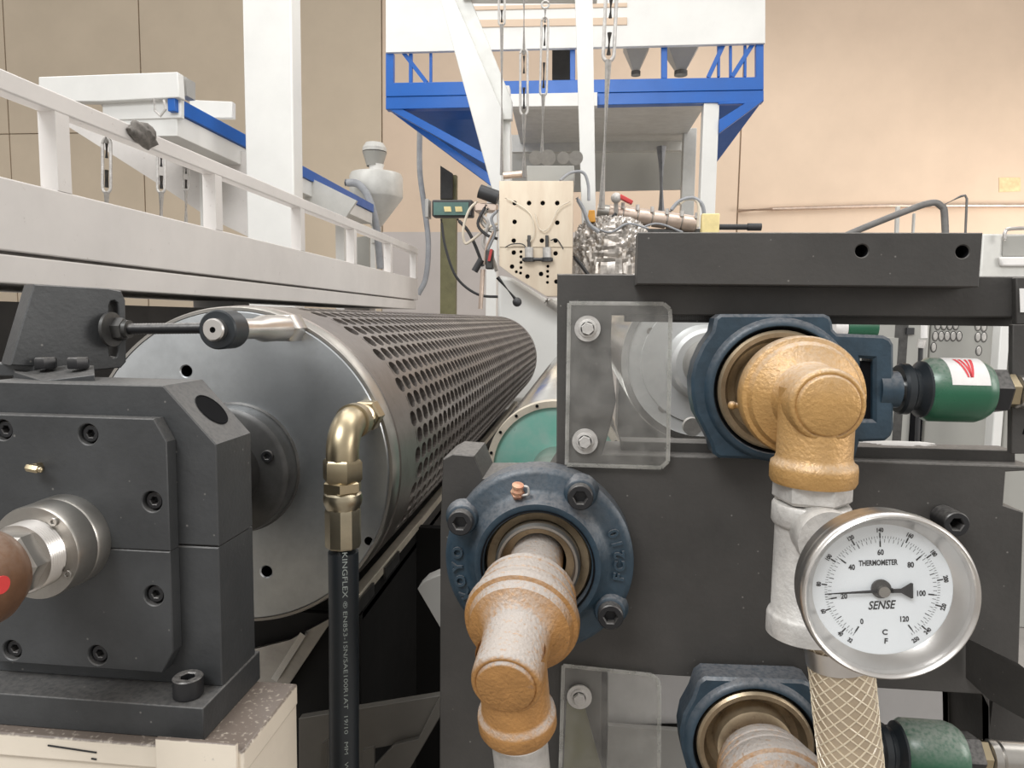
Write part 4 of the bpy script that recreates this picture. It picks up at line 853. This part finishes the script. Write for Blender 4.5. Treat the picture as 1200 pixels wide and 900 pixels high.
for (a, b, m) in (((735, 757), (55, 84), 'deck_grey'), ((780, 818), (52, 84), 'deck_grey')):
    hh = thing('material_hopper', 'small grey feed hopper on the platform, %s of the two' % ('left' if a[0] < 750 else 'right'), 'hopper', tuple(at(sum(a)/2, b[1]+4, 7.6)), 'feed hoppers on the platform')
    c_ = at(sum(a)/2, b[0], 7.6); r_ = pr((a[1]-a[0])/2+9, 7.6); z1_, z0_ = at(a[0], b[0]-20, 7.6).z, at(a[0], b[1], 7.6).z
    obj('funnel', MB().lathe([(0, z1_), (r_, z1_), (r_, c_.z), (r_*0.25, z0_), (0, z0_)], (c_.x, 7.6, 0), (0, 0, 1), 4, rot=PI/4), m, hh, ang=10)
    obj('outlet', MB().cyl((c_.x, 7.6, z0_-0.04), (c_.x, 7.6, z0_), r_*0.26, seg=16), 'steel_dark', hh)
tag(obj('control_box', MB().prism([at(647, 57, 7.5), at(672, 57, 7.5), at(672, 93, 7.5), at(647, 93, 7.5)], (0, 0.2, 0)), 'undercarriage', None, bev=0.006), 'dark control box behind the chains on the blue platform', 'box')

# ================================================================== extruder gantry in the centre
gt = thing('white_gantry', 'white leaning gantry legs with hanging turnbuckles above the die', 'gantry', (at(640, 225, 4.3).x, 4.3, 0))
def gq(nm, pts, m='white_paint', Y=4.3, dep=0.1, bev=0.004): return obj(nm, MB().prism([at(a, b, Y) for a, b in pts], (0, dep, 0)), m, gt, bev=bev)
gq('leaning_leg', [(508, -30), (520, -30), (588, 128), (588, 235), (580, 235)], dep=0.62)
gq('leg_shaded_web', [(518, -30), (540, -30), (600, 118), (600, 140), (588, 140)], 'hopper_grey', Y=4.36, dep=0.05)  # web of the leg, its grey colour stands in for shade
gq('inner_post', [(584, 100), (597, 100), (599, 300), (584, 300)], dep=0.08, Y=4.4)
gq('front_post', [(673, -30), (694, -30), (699, 300), (683, 300)], dep=0.10)
gq('post_shaded_web', [(671, -30), (684, -30), (688, 120), (683, 130), (678, 60)], 'hopper_grey', Y=4.31, dep=0.04)  # greyer strip paints the shade on the post's left side
gq('top_beam', [(540, -30), (700, -30), (700, -6), (540, -6)], dep=0.12)
turnbuckle('turnbuckle hanging closest to the white leaning leg above the die', 588, -30, -12, 30, 205, 4.15, 9, 0, 'turnbuckles above the die')
turnbuckle('short turnbuckle second from the leaning leg above the die', 614, -20, 58, 135, 208, 4.15, 11, 0, 'turnbuckles above the die')
turnbuckle('turnbuckle ending at the motor block directly over the die plate', 639, 10, 20, 112, 186, 4.15, 10, -4, 'turnbuckles above the die')
turnbuckle('largest turnbuckle, right of the white front post of the gantry', 717, -20, -8, 72, 245, 4.0, 16, -12, 'turnbuckles above the die')

dp = thing('extrusion_die', 'tan steel extrusion die plate full of bolt holes above the far drum end', 'die', tuple(at(628, 345, 3.6)))
Yd_ = 3.6
big = [(603, 238), (620, 238), (636, 238), (653, 238), (603, 260), (653, 261), (602, 282), (620, 282), (635, 282), (651, 282), (602, 296), (651, 297), (600, 312.5), (618, 324), (634, 321), (652, 330)]
sml = [(610.5, 295), (610.5, 301), (610.5, 307.5), (610.5, 313.7), (610, 320), (605, 318.5), (642, 312), (641.7, 318), (641.7, 324), (641.5, 331)]
dh = [(xz(at(a, b, Yd_)), pr(2.6, Yd_)) for a, b in big]+[(xz(at(a, b, Yd_)), pr(1.7, Yd_)) for a, b in sml]
zsd = at(628, 290, Yd_).z
for nm, pts, hs_ in (('upper_face_plate', [(585, 212), (672, 212), (671, 289.7), (585, 289.7)], [h for h in dh if h[0][1] > zsd]),
                     ('lower_face_plate', [(585, 290.3), (671, 290.3), (670, 330), (660, 347), (640, 347), (601, 323), (585, 311)], [h for h in dh if h[0][1] <= zsd])):
    obj(nm, curve_mesh(trace(pts, Yd_), [(c_[0], c_[1], r) for c_, r in hs_], Yd_, Yd_+0.10, 0.001), 'die_steel', dp, ang=25)
for c_, r in dh: obj('bolt_hole', MB().cyl((c_[0], Yd_+0.012, c_[1]), (c_[0], Yd_+0.09, c_[1]), r*1.05, seg=12), 'hole_black', dp)
for px in (620, 641):
    a, b = at(px, 284, Yd_-0.02), at(px, 305, Yd_-0.02)
    ft = obj('lead_fitting', MB().cyl(at(px, 290, Yd_-0.02), b, pr(5, Yd_), seg=16), 'galvanized', dp)
    obj('fitting_ring', MB().cyl(at(px, 302, Yd_-0.02), at(px, 306.5, Yd_-0.02), pr(6.5, Yd_), seg=16), 'cable_dark', ft)
    obj('fitting_neck', MB().cyl(at(px, 276, Yd_-0.015), at(px, 290, Yd_-0.02), pr(2, Yd_), seg=10), 'steel_dark', ft)
obj('cross_rod', MB().cyl(at(612, 304, Yd_-0.03), at(648, 304, Yd_-0.03), pr(2, Yd_), seg=10), 'cable_dark', dp)
for pts in ([(592, 290), (600, 286), (612, 286), (618, 292)], [(645, 282), (652, 280), (658, 288), (660, 292)], [(592, 232), (608, 240), (622, 252), (626, 272), (621, 284)], [(668, 236), (655, 244), (642, 268), (632, 268), (627, 250)]):
    obj('lead_wire', MB().tube(spline([at(a, b, Yd_-0.02) for a, b in pts], 6), pr(0.7, Yd_), 6), 'cable_cream' if pts[0][1] < 250 else 'cable_dark', dp)
mb_ = thing('melt_pump', 'grey motor block with round ends on top of the die', 'motor', tuple(at(640, 212, 3.75)))
obj('block', MB().prism([at(617, 194, 3.75), at(673, 194, 3.75), at(673, 213, 3.75), at(617, 213, 3.75)], (0, 0.15, 0)), 'cabinet_grey', mb_, bev=0.004)
for px, r in ((628, 8), (642, 9), (660, 7), (675, 8)): obj('motor_end', MB().cyl(at(px, 185, 3.75), at(px, 185, 3.95), pr(r, 3.75), seg=20), 'steel_mid', mb_)
obj('conduit_loop', MB().tube(spline([at(655, 213, 3.7), at(668, 203, 3.7), at(683, 202, 3.7), at(689, 215, 3.7), at(690, 235, 3.7)], 6), pr(1.7, 3.7), 8), 'cable_grey', mb_)
obj('red_valve', MB().cyl(at(590, 206, 3.75), at(612, 204, 3.75), pr(4, 3.75), seg=14), 'heater_band', mb_)
sup = thing('die_stand', 'white curved die stand below the die with a black handle', 'stand', tuple(Vector((at(630, 440, 3.8).x, 3.8, 0))))
obj('stand_body', MB().prism([at(583, 322, 3.8), at(601, 326, 3.8), at(640, 350, 3.8), at(672, 348, 3.8), at(672, 470, 3.8), at(583, 470, 3.8)], (0, 0.5, 0)), 'white_paint', sup, bev=0.02)
obj('stand_leg', MB().box((at(590, 440, 3.9).x, 3.9, 0), (at(665, 440, 3.9).x, 4.2, at(600, 440, 3.9).z)), 'white_paint', sup)
obj('handle', MB().tube([at(583, 325, 3.4), at(607, 354, 3.4)], pr(2.4, 3.4), 10).sphere(at(606, 354, 3.4), pr(5.5, 3.4), 14), 'cable_dark', sup)
obj('side_pipe', MB().tube(spline([at(640, 352, 3.75), at(655, 362, 3.75), at(672, 372, 3.75)], 5), pr(5, 3.75), 12), 'galvanized', sup)

bl = thing('drive_motor', 'dark horizontal motor with green and yellow label beside the die', 'motor', tuple(at(535, 258, 3.9)))
obj('barrel', MB().box(at(506, 234, 3.9), at(556, 256, 3.98)), 'cable_dark', bl, bev=0.008)
obj('label_plate', MB().prism([at(508, 237, 3.893), at(549, 237, 3.893), at(549, 252, 3.893), at(508, 252, 3.893)], (0, 0.006, 0)), 'label_green', bl)
for px in (524, 537): obj('yellow_mark', MB().prism([at(px-4, 242, 3.889), at(px+4, 242, 3.889), at(px+5, 248, 3.889), at(px-3, 248, 3.889)], (0, 0.004, 0)), 'yellow_block', bl)
obj('end_plate', MB().box(at(498, 233, 3.9), at(505.5, 257, 3.98)), 'deck_grey', bl, bev=0.003)
obj('gear_head', MB().box(at(556, 238, 3.9), at(584, 250, 3.98)), 'heater_band', bl, bev=0.006)
obj('valve_knob', MB().cyl(at(562, 224, 3.9), at(584, 232, 3.9), pr(8, 3.9), seg=16), 'cable_dark', bl)
def wires(name, label, specs, cat='cable'):
    t = thing(name, label, cat, tuple(at(*specs[0][0][0], specs[0][3])))
    for pts, r, m, Y in specs: obj('wire', MB().tube(spline([at(a, b, Y) for a, b in pts], 6), pr(r, Y), 7), m, t)
    return t
wires('cable_bundle', 'tangle of cream and black cables between motor and die', [
    ([(560, 236), (550, 246), (543, 268), (545, 285), (555, 280), (570, 268), (583, 262)], 1.6, 'cable_cream', 3.8),
    ([(536, 257), (548, 270), (557, 288), (566, 312)], 2.0, 'cable_dark', 3.85), ([(517, 257), (522, 290), (535, 325), (560, 345), (590, 348)], 1.6, 'cable_dark', 3.85),
    ([(562, 250), (572, 262), (566, 285), (576, 300), (582, 318)], 2.2, 'galvanized', 3.8), ([(584, 246), (576, 256), (580, 272), (572, 292)], 1.8, 'cable_grey', 3.75),
    ([(570, 240), (560, 262), (570, 275), (583, 280)], 1.8, 'cable_dark', 3.78), ([(580, 268), (570, 290), (568, 310)], 1.5, 'heater_band', 3.75), ([(573, 244), (563, 256), (575, 270), (584, 268)], 2.6, 'steel_mid', 3.82)])
hv = thing('shutoff_valve', 'dark red shut-off valve hanging at the lower left of the die', 'valve', tuple(at(570, 325, 3.7)))
obj('valve_body', MB().box(at(569, 292, 3.7), at(579, 316, 3.75)), 'steel_dark', hv, bev=0.006)
obj('red_lever', MB().bar(at(576, 292, 3.69), at(573, 306, 3.69), pr(3, 3.7), pr(3, 3.7)), 'red_plastic', hv)
obj('side_port', MB().cyl(at(556, 318, 3.7), at(564, 304, 3.7), pr(4, 3.7), seg=12), 'cable_dark', hv)
obj('drop_pipe', MB().cyl(at(566, 316, 3.7), at(563, 362, 3.7), pr(2.6, 3.7), seg=12), 'heater_band', hv)

# extruder barrel and insulation to the right of the die
eb = thing('extruder_barrel', 'extruder barrel wrapped in coppery heater bands right of the die', 'extruder', tuple(at(765, 270, 4.6)))
pa, pb = at(700, 247, 4.6), at(816, 263, 4.6)
obj('barrel_tube', MB().cyl(pa, pb, pr(8, 4.6), seg=24), 'steel_mid', eb)
for k in range(6):
    a, b = pa.lerp(pb, 0.12+k*0.147), pa.lerp(pb, 0.12+k*0.147+0.135)
    hb = obj('heater_band', MB().cyl(a, b, pr(9.5, 4.6), seg=28), 'heater_band', eb, bev=0.004)
    obj('clamp_lug', MB().cyl(b+Vector((0, -0.045, 0.03)), b+Vector((0, -0.045, 0.065)), 0.012, seg=8), 'galvanized', hb)
obj('barrel_saddle', MB().box(at(730, 268, 4.6), Vector((at(830, 285, 4.9).x, 4.9, 0))), 'steel_dark', eb)
def blob(c, sx, sy, sz, amp, fr, seg=64, rings=40):
    mb = MB(); vs = []; fs = []
    from mathutils import noise
    for i in range(rings+1):
        for j in range(seg):
            a, b = PI*i/rings, 2*PI*j/seg; d = Vector((math.sin(a)*math.cos(b), math.sin(a)*math.sin(b), math.cos(a)))
            d = Vector((math.copysign(abs(d.x)**0.6, d.x), math.copysign(abs(d.y)**0.6, d.y), math.copysign(abs(d.z)**0.6, d.z)))
            k = 1+amp*(noise.ridged_multi_fractal(d*fr, 1.0, 2.0, 4, 1.0, 2.0)-1.0); vs.append(c+Vector((d.x*sx, d.y*sy, d.z*sz))*k)
    for i in range(rings):
        for j in range(seg): fs.append((i*seg+j, (i+1)*seg+j, (i+1)*seg+(j+1) % seg, i*seg+(j+1) % seg))
    return mb.add(vs, fs)
tag(obj('foil_insulation', blob(at(715, 322, 4.12), pr(44, 4.12), 0.13, pr(62, 4.12), 0.11, 8.0, 150, 90), 'foil', None, ang=12), 'crumpled grey foil insulation between the die and the black cap bar', 'insulation')
wires('cable_bundle', 'grey and black cables arching over the foil insulation', [
    ([(676, 232), (684, 246), (690, 262), (702, 272)], 2.4, 'cable_grey', 3.9), ([(672, 300), (682, 312), (692, 326)], 2.4, 'cable_dark', 3.9), ([(700, 262), (714, 258), (722, 250)], 2.0, 'cable_dark', 4.1),
    ([(785, 248), (796, 236), (812, 232), (823, 240), (826, 258)], 2.2, 'cable_grey', 4.4), ([(795, 240), (806, 233), (818, 238), (818, 266)], 1.6, 'cable_cream', 4.4), ([(700, 268), (716, 272), (736, 262), (760, 268)], 1.2, 'cable_grey', 4.0), ([(745, 270), (770, 262), (800, 272)], 1.2, 'cable_grey', 4.3)])
jb = thing('sensor_block', 'pale yellow block with black handle standing behind the cap bar', 'sensor', tuple(at(831, 275, 4.2)))
obj('yellow_body', MB().box(at(823, 250, 4.2), at(840, 290, 4.26)), 'yellow_block', jb, bev=0.006)
obj('black_handle', MB().cyl(at(840, 266, 4.23), at(878, 266, 4.23), pr(3.2, 4.2), seg=14).cyl(at(876, 266, 4.23), at(892, 266, 4.23), pr(4.2, 4.2), seg=14), 'cable_dark', jb)
vl = thing('ball_valve', 'small valve with red handle above the heater bands', 'valve', tuple(at(725, 246, 4.5)))
obj('valve_body', MB().sphere(at(722, 232, 4.5), pr(6, 4.5), 16).cyl(at(722, 232, 4.5), at(722, 250, 4.55), pr(2.5, 4.5)), 'galvanized', vl); obj('red_handle', MB().bar(at(726, 230, 4.5), at(741, 238, 4.5), pr(7, 4.5), pr(5, 4.5)), 'red_plastic', vl, bev=0.006)
tag(obj('orange_guard', MB().prism([at(690, 246, 4.0), at(697, 246, 4.0), at(698, 260, 4.0), at(688, 260, 4.0)], (0, 0.05, 0)), 'orange_plastic', None, bev=0.004), 'small orange plastic guard between the die and the gantry post', 'guard')

# ================================================================== right background
tag(obj('wall_conduit', MB().tube([at(865, 247, 12.92), at(905, 245, 12.92), at(1040, 241, 12.92), at(1330, 241, 12.92)], 0.035, 10), 'heater_band', None, ang=60), 'thin tan conduit running along the right back wall', 'conduit')
tag(obj('wall_patch', MB().prism([at(1171, 208, 12.99), at(1196, 208, 12.99), at(1196, 224, 12.99), at(1171, 225, 12.99)], (0, 0.012, 0)), 'patch_tan', None), 'small yellowish patch high on the right back wall', 'patch')
tag(obj('bent_pipe', MB().tube(spline([at(960, 290, 6), at(1005, 270, 6), at(1060, 248, 6), at(1090, 238, 6), at(1102, 241, 6), at(1107, 255, 6), at(1106, 330, 6), Vector((at(1106, 330, 6).x, 6, 0))], 8), pr(3.6, 6), 12), 'pipe_grey', None, ang=60), 'thick grey bent pipe rising above the black cap bar', 'pipe')
tag(obj('wire_loop', MB().tube([at(1100, 243, 6.2), at(1126, 230, 6.2), at(1131, 229, 6.2), at(1133, 233, 6.2), at(1129, 330, 6.2), Vector((at(1129, 330, 6.2).x, 6.2, 0))], pr(1.3, 6.2), 8), 'pipe_grey', None, ang=60), 'thin grey wire bracket beside the bent pipe', 'bracket')
ps_ = thing('pipe_stand', 'pale post pair carrying the bent grey pipe', 'stand', tuple(at(1060, 330, 6.1)))
for a in ((1051, 1055), (1071, 1073)): obj('post', MB().prism([at(a[0], 242 if a[0] < 1060 else 250, 6.1), at(a[1], 242 if a[0] < 1060 else 250, 6.1), Vector((at(a[1], 330, 6.1).x, 6.1, 0)), Vector((at(a[0], 330, 6.1).x, 6.1, 0))], (0, 0.03, 0)), 'hopper_grey', ps_)
mc = thing('white_machine', 'pale machine with grey window at the right edge behind the frame', 'machine', (at(1210, 330, 4.5).x, 4.6, 0))
obj('cabinet', MB().box(at(1152, 274, 4.5), Vector((at(1290, 274, 4.5).x, 5.0, 0.0))), 'hopper_grey', mc, bev=0.01)
obj('grey_window', MB().prism([at(1176, 277, 4.49), at(1250, 275, 4.49), at(1250, 300, 4.49), at(1175, 300, 4.49)], (0, 0.01, 0)), 'cabinet_grey', mc)
obj('window_sill', MB().prism([at(1172, 301, 4.47), at(1250, 300, 4.47), at(1250, 312, 4.47), at(1174, 312, 4.47)], (0, 0.03, 0)), 'tarp_white', mc, bev=0.01)
obj('pipe_arch', MB().tube(spline([at(1177, 282, 4.45), at(1178, 272, 4.45), at(1186, 268, 4.45), at(1230, 267, 4.45)], 5), pr(2, 4.45), 8), 'stainless', mc)
def cabinet(label, pxa, pxb, Y, top=330, grp='grey control cabinets'):
    c_ = thing('control_cabinet', label, 'cabinet', (at((pxa+pxb)/2, 500, Y).x, Y+0.2, 0), grp)
    obj('cabinet_body', MB().box(Vector((at(pxa, 500, Y).x, Y, 0)), Vector((at(pxb, 500, Y).x, Y+0.5, at(pxa, top, Y).z))), 'cabinet_grey', c_, bev=0.006)
    return c_
c1_ = cabinet('narrow grey cabinet with a black switch seen left of the green coupling', 985, 1082, 3.2)
obj('door_gap', MB().box(at(1052, 340, 3.199), at(1054, 540, 3.201)), 'steel_dark', c1_)
obj('switch', MB().box(at(1063, 384, 3.19), at(1070, 392, 3.2)), 'cable_dark', c1_)
obj('dark_gap', MB().box(at(1071, 440, 3.19), at(1077, 540, 3.2)), 'hole_black', c1_)
c2_ = cabinet('wide grey cabinet with rows of oval louvres behind the green coupling', 1083, 1163, 3.25)
c3_ = cabinet('grey cabinet with oval louvres nearest the blue end post', 1176, 1230, 3.25)
lm = mesh_of(MB().lathe([(0.0, 0.004), (0.0085, 0.0035), (0.0105, 0.0)], (0, 0, 0), (0, -1, 0), 16), 'louvre', 'galvanized')
for v in lm.vertices: v.co.z *= 1.9
lmd = mesh_of(MB().lathe([(0.0085, 0.0), (0.0130, 0.0006), (0.0138, 0.0)], (0, 0, 0), (0, -1, 0), 16), 'louvre_rim', 'steel_dark')
for v in lmd.vertices: v.co.z *= 1.7
for c_, cells in ((c2_, [(1096+7*i, 394) for i in range(5)]+[(1094, 407)]+[(1146, 395), (1153, 395), (1147, 411), (1146, 382), (1153, 383)]+[(1099+7*i, 381) for i in range(4)]), (c3_, [(1178, 396), (1187, 396), (1178, 383), (1187, 383)])):
    for a, b in cells:
        lv = inst('louvre', lm, at(a, b, 3.249), c_); inst('louvre_rim', lmd, at(a, b, 3.249), lv)
tag(obj('white_post', MB().box(Vector((at(1164, 500, 3.1).x, 3.1, 0)), Vector((at(1175, 500, 3.1).x, 3.16, at(1164, 340, 3.1).z))), 'white_paint', None, bev=0.004), 'slim white post between the louvred cabinets', 'post')
lp = thing('status_lamp', 'white tubular lamp on black stem in front of the narrow cabinet', 'lamp', tuple(at(1080, 425, 3.0)))
obj('lamp_tube', MB().cyl(at(1083, 372, 3.0), at(1083, 396, 3.0), pr(3.5, 3.0), seg=14), 'tarp_white', lp)
obj('lamp_neck', MB().cyl(at(1081, 398, 3.0), at(1079, 408, 3.0), pr(4.5, 3.0), seg=12), 'galvanized', lp); obj('stem', MB().cyl(at(1079, 408, 3.0), Vector((at(1079, 560, 3.0).x, 3.0, 0)), pr(2.5, 3.0), seg=10), 'cable_dark', lp)
gm = thing('green_motor', 'small green motor seen above the ear of the upper bearing', 'motor', tuple(at(1005, 420, 2.4)))
obj('motor_body', MB().cyl(at(991, 384, 2.4), at(1026, 384, 2.4), pr(11, 2.4), seg=28), 'green_paint', gm); obj('end_cover', MB().cyl(at(976, 384, 2.4), at(990, 384, 2.4), pr(12, 2.4), seg=28), 'sticker_white', gm)
obj('motor_foot', MB().box(at(985, 395, 2.35), Vector((at(1030, 395, 2.5).x, 2.5, 0))), 'cabinet_grey', gm)
zp_ = at(1060, 546, Yf).z
tag(obj('plastic_bag', blob(Vector((at(1058, 520, 0.815).x, 0.815, zp_+0.008)), pr(46, 0.815), 0.022, 0.0075, 0.12, 2.0, 48, 24), 'tarp_white', None, ang=50), 'crumpled white plastic bag lying on the frame below the green coupling', 'bag')

# ================================================================== under the rollers and the drum
rp = thing('rear_panel', 'light grey sheet panel seen through the lower window of the frame', 'panel', (at(900, 860, 1.0).x, 1.0, 0))
obj('upper_sheet', MB().prism([at(712, 770, 1.0), at(1190, 770, 1.0), at(1190, 850, 1.0), at(712, 848, 1.0)], (0, 0.006, 0)), 'panel_grey', rp, bev=0.001)
obj('lower_sheet', MB().box(Vector((at(712, 850, 1.0).x, 0.985, 0)), Vector((at(1190, 850, 1.0).x, 0.995, at(712, 844, 1.0).z))), 'deck_grey', rp)
tr = thing('drum_trough', 'black trough side with steel lip running under the perforated drum', 'trough', (-0.29, 1.8, 0))
pA = at(430, 690, 0.95)
obj('steel_lip', MB().box((pA.x-0.012, 0.86, pA.z-0.004), (pA.x+0.004, 3.2, pA.z+0.010)), 'cream_rim', tr, bev=0.001)
obj('lip_bracket', MB().box((pA.x+0.004, 0.84, pA.z-0.012), (pA.x+0.008, 0.96, pA.z+0.006)).box((pA.x+0.004, 1.02, pA.z-0.012), (pA.x+0.008, 1.10, pA.z+0.006)), 'steel_dark', tr)
obj('side_wall', MB().box((pA.x-0.010, 0.93, 0.0), (pA.x, 3.2, pA.z-0.004)), 'bed_black', tr)
obj('bottom_pan', MB().box((-0.75, 0.93, AZ-RS-0.045), (pA.x, 3.2, AZ-RS-0.035)), 'steel_dark', tr)
obj('front_wall', MB().box((-0.75, 0.92, 0), (pA.x, 0.93, AZ-RS-0.035)), 'bed_black', tr)
obj('far_wall', MB().box((pA.x-0.01, 1.25, 0), (0.6, 1.27, pA.z+0.0)), 'bed_black', tr)
lb = thing('cross_brace', 'grey steel cross brace low behind the black hose', 'brace', tuple(at(430, 905, 0.86)))
obj('brace_plate', MB().prism([at(350, 842, 0.86), at(517, 815, 0.86), at(490, 868, 0.86), at(425, 880, 0.86), at(425, 1000, 0.86), at(350, 1000, 0.86)], (0, 0.012, 0)), 'brace_grey', lb, bev=0.001)
obj('diagonal_bar', MB().prism([at(490, 866, 0.85), at(516, 815, 0.85), at(516, 840, 0.85), at(478, 905, 0.85), at(440, 990, 0.85), at(432, 905, 0.85), at(462, 873, 0.85)], (0, 0.008, 0)), 'brace_grey', lb, bev=0.001)
obj('clip', MB().prism([at(377, 872, 0.80), at(383, 868, 0.80), at(383, 920, 0.80), at(374, 920, 0.80)], (0, 0.006, 0)), 'brace_grey', lb)
obj('clip', MB().prism([at(425, 880, 0.80), at(438, 876, 0.80), at(438, 920, 0.80), at(425, 920, 0.80)], (0, 0.006, 0)), 'brace_grey', lb)
tag(obj('corner_gusset', MB().prism([at(489, 690, 0.855), at(498, 681, 0.855), at(530, 668, 0.855), at(530, 760, 0.855)], (0, 0.03, 0)), 'deck_grey', None, bev=0.001), 'grey triangular gusset sticking out left of the side frame', 'gusset')
pn_ = thing('drip_pan', 'shiny bent drip pan under the left end of the drum', 'pan', tuple(at(330, 830, 0.905)))
obj('pan_sheet', MB().prism([at(285, 764, 0.905), at(340, 750, 0.905), at(392, 722, 0.905), at(330, 815, 0.905), at(290, 870, 0.905)], (0, 0.006, 0)), 'steel_mid', pn_)
obj('pan_rib', MB().bar(at(322, 796, 0.9), at(356, 742, 0.9), 0.009, 0.006, up=(0, 1, 0)), 'steel_bright', pn_)
obj('olive_strap', MB().prism([at(664, 822, 0.7585), at(684, 824, 0.7585), at(706, 905, 0.7585), at(660, 905, 0.7585)], (0, 0.002, 0)), 'olive_paint', sf)
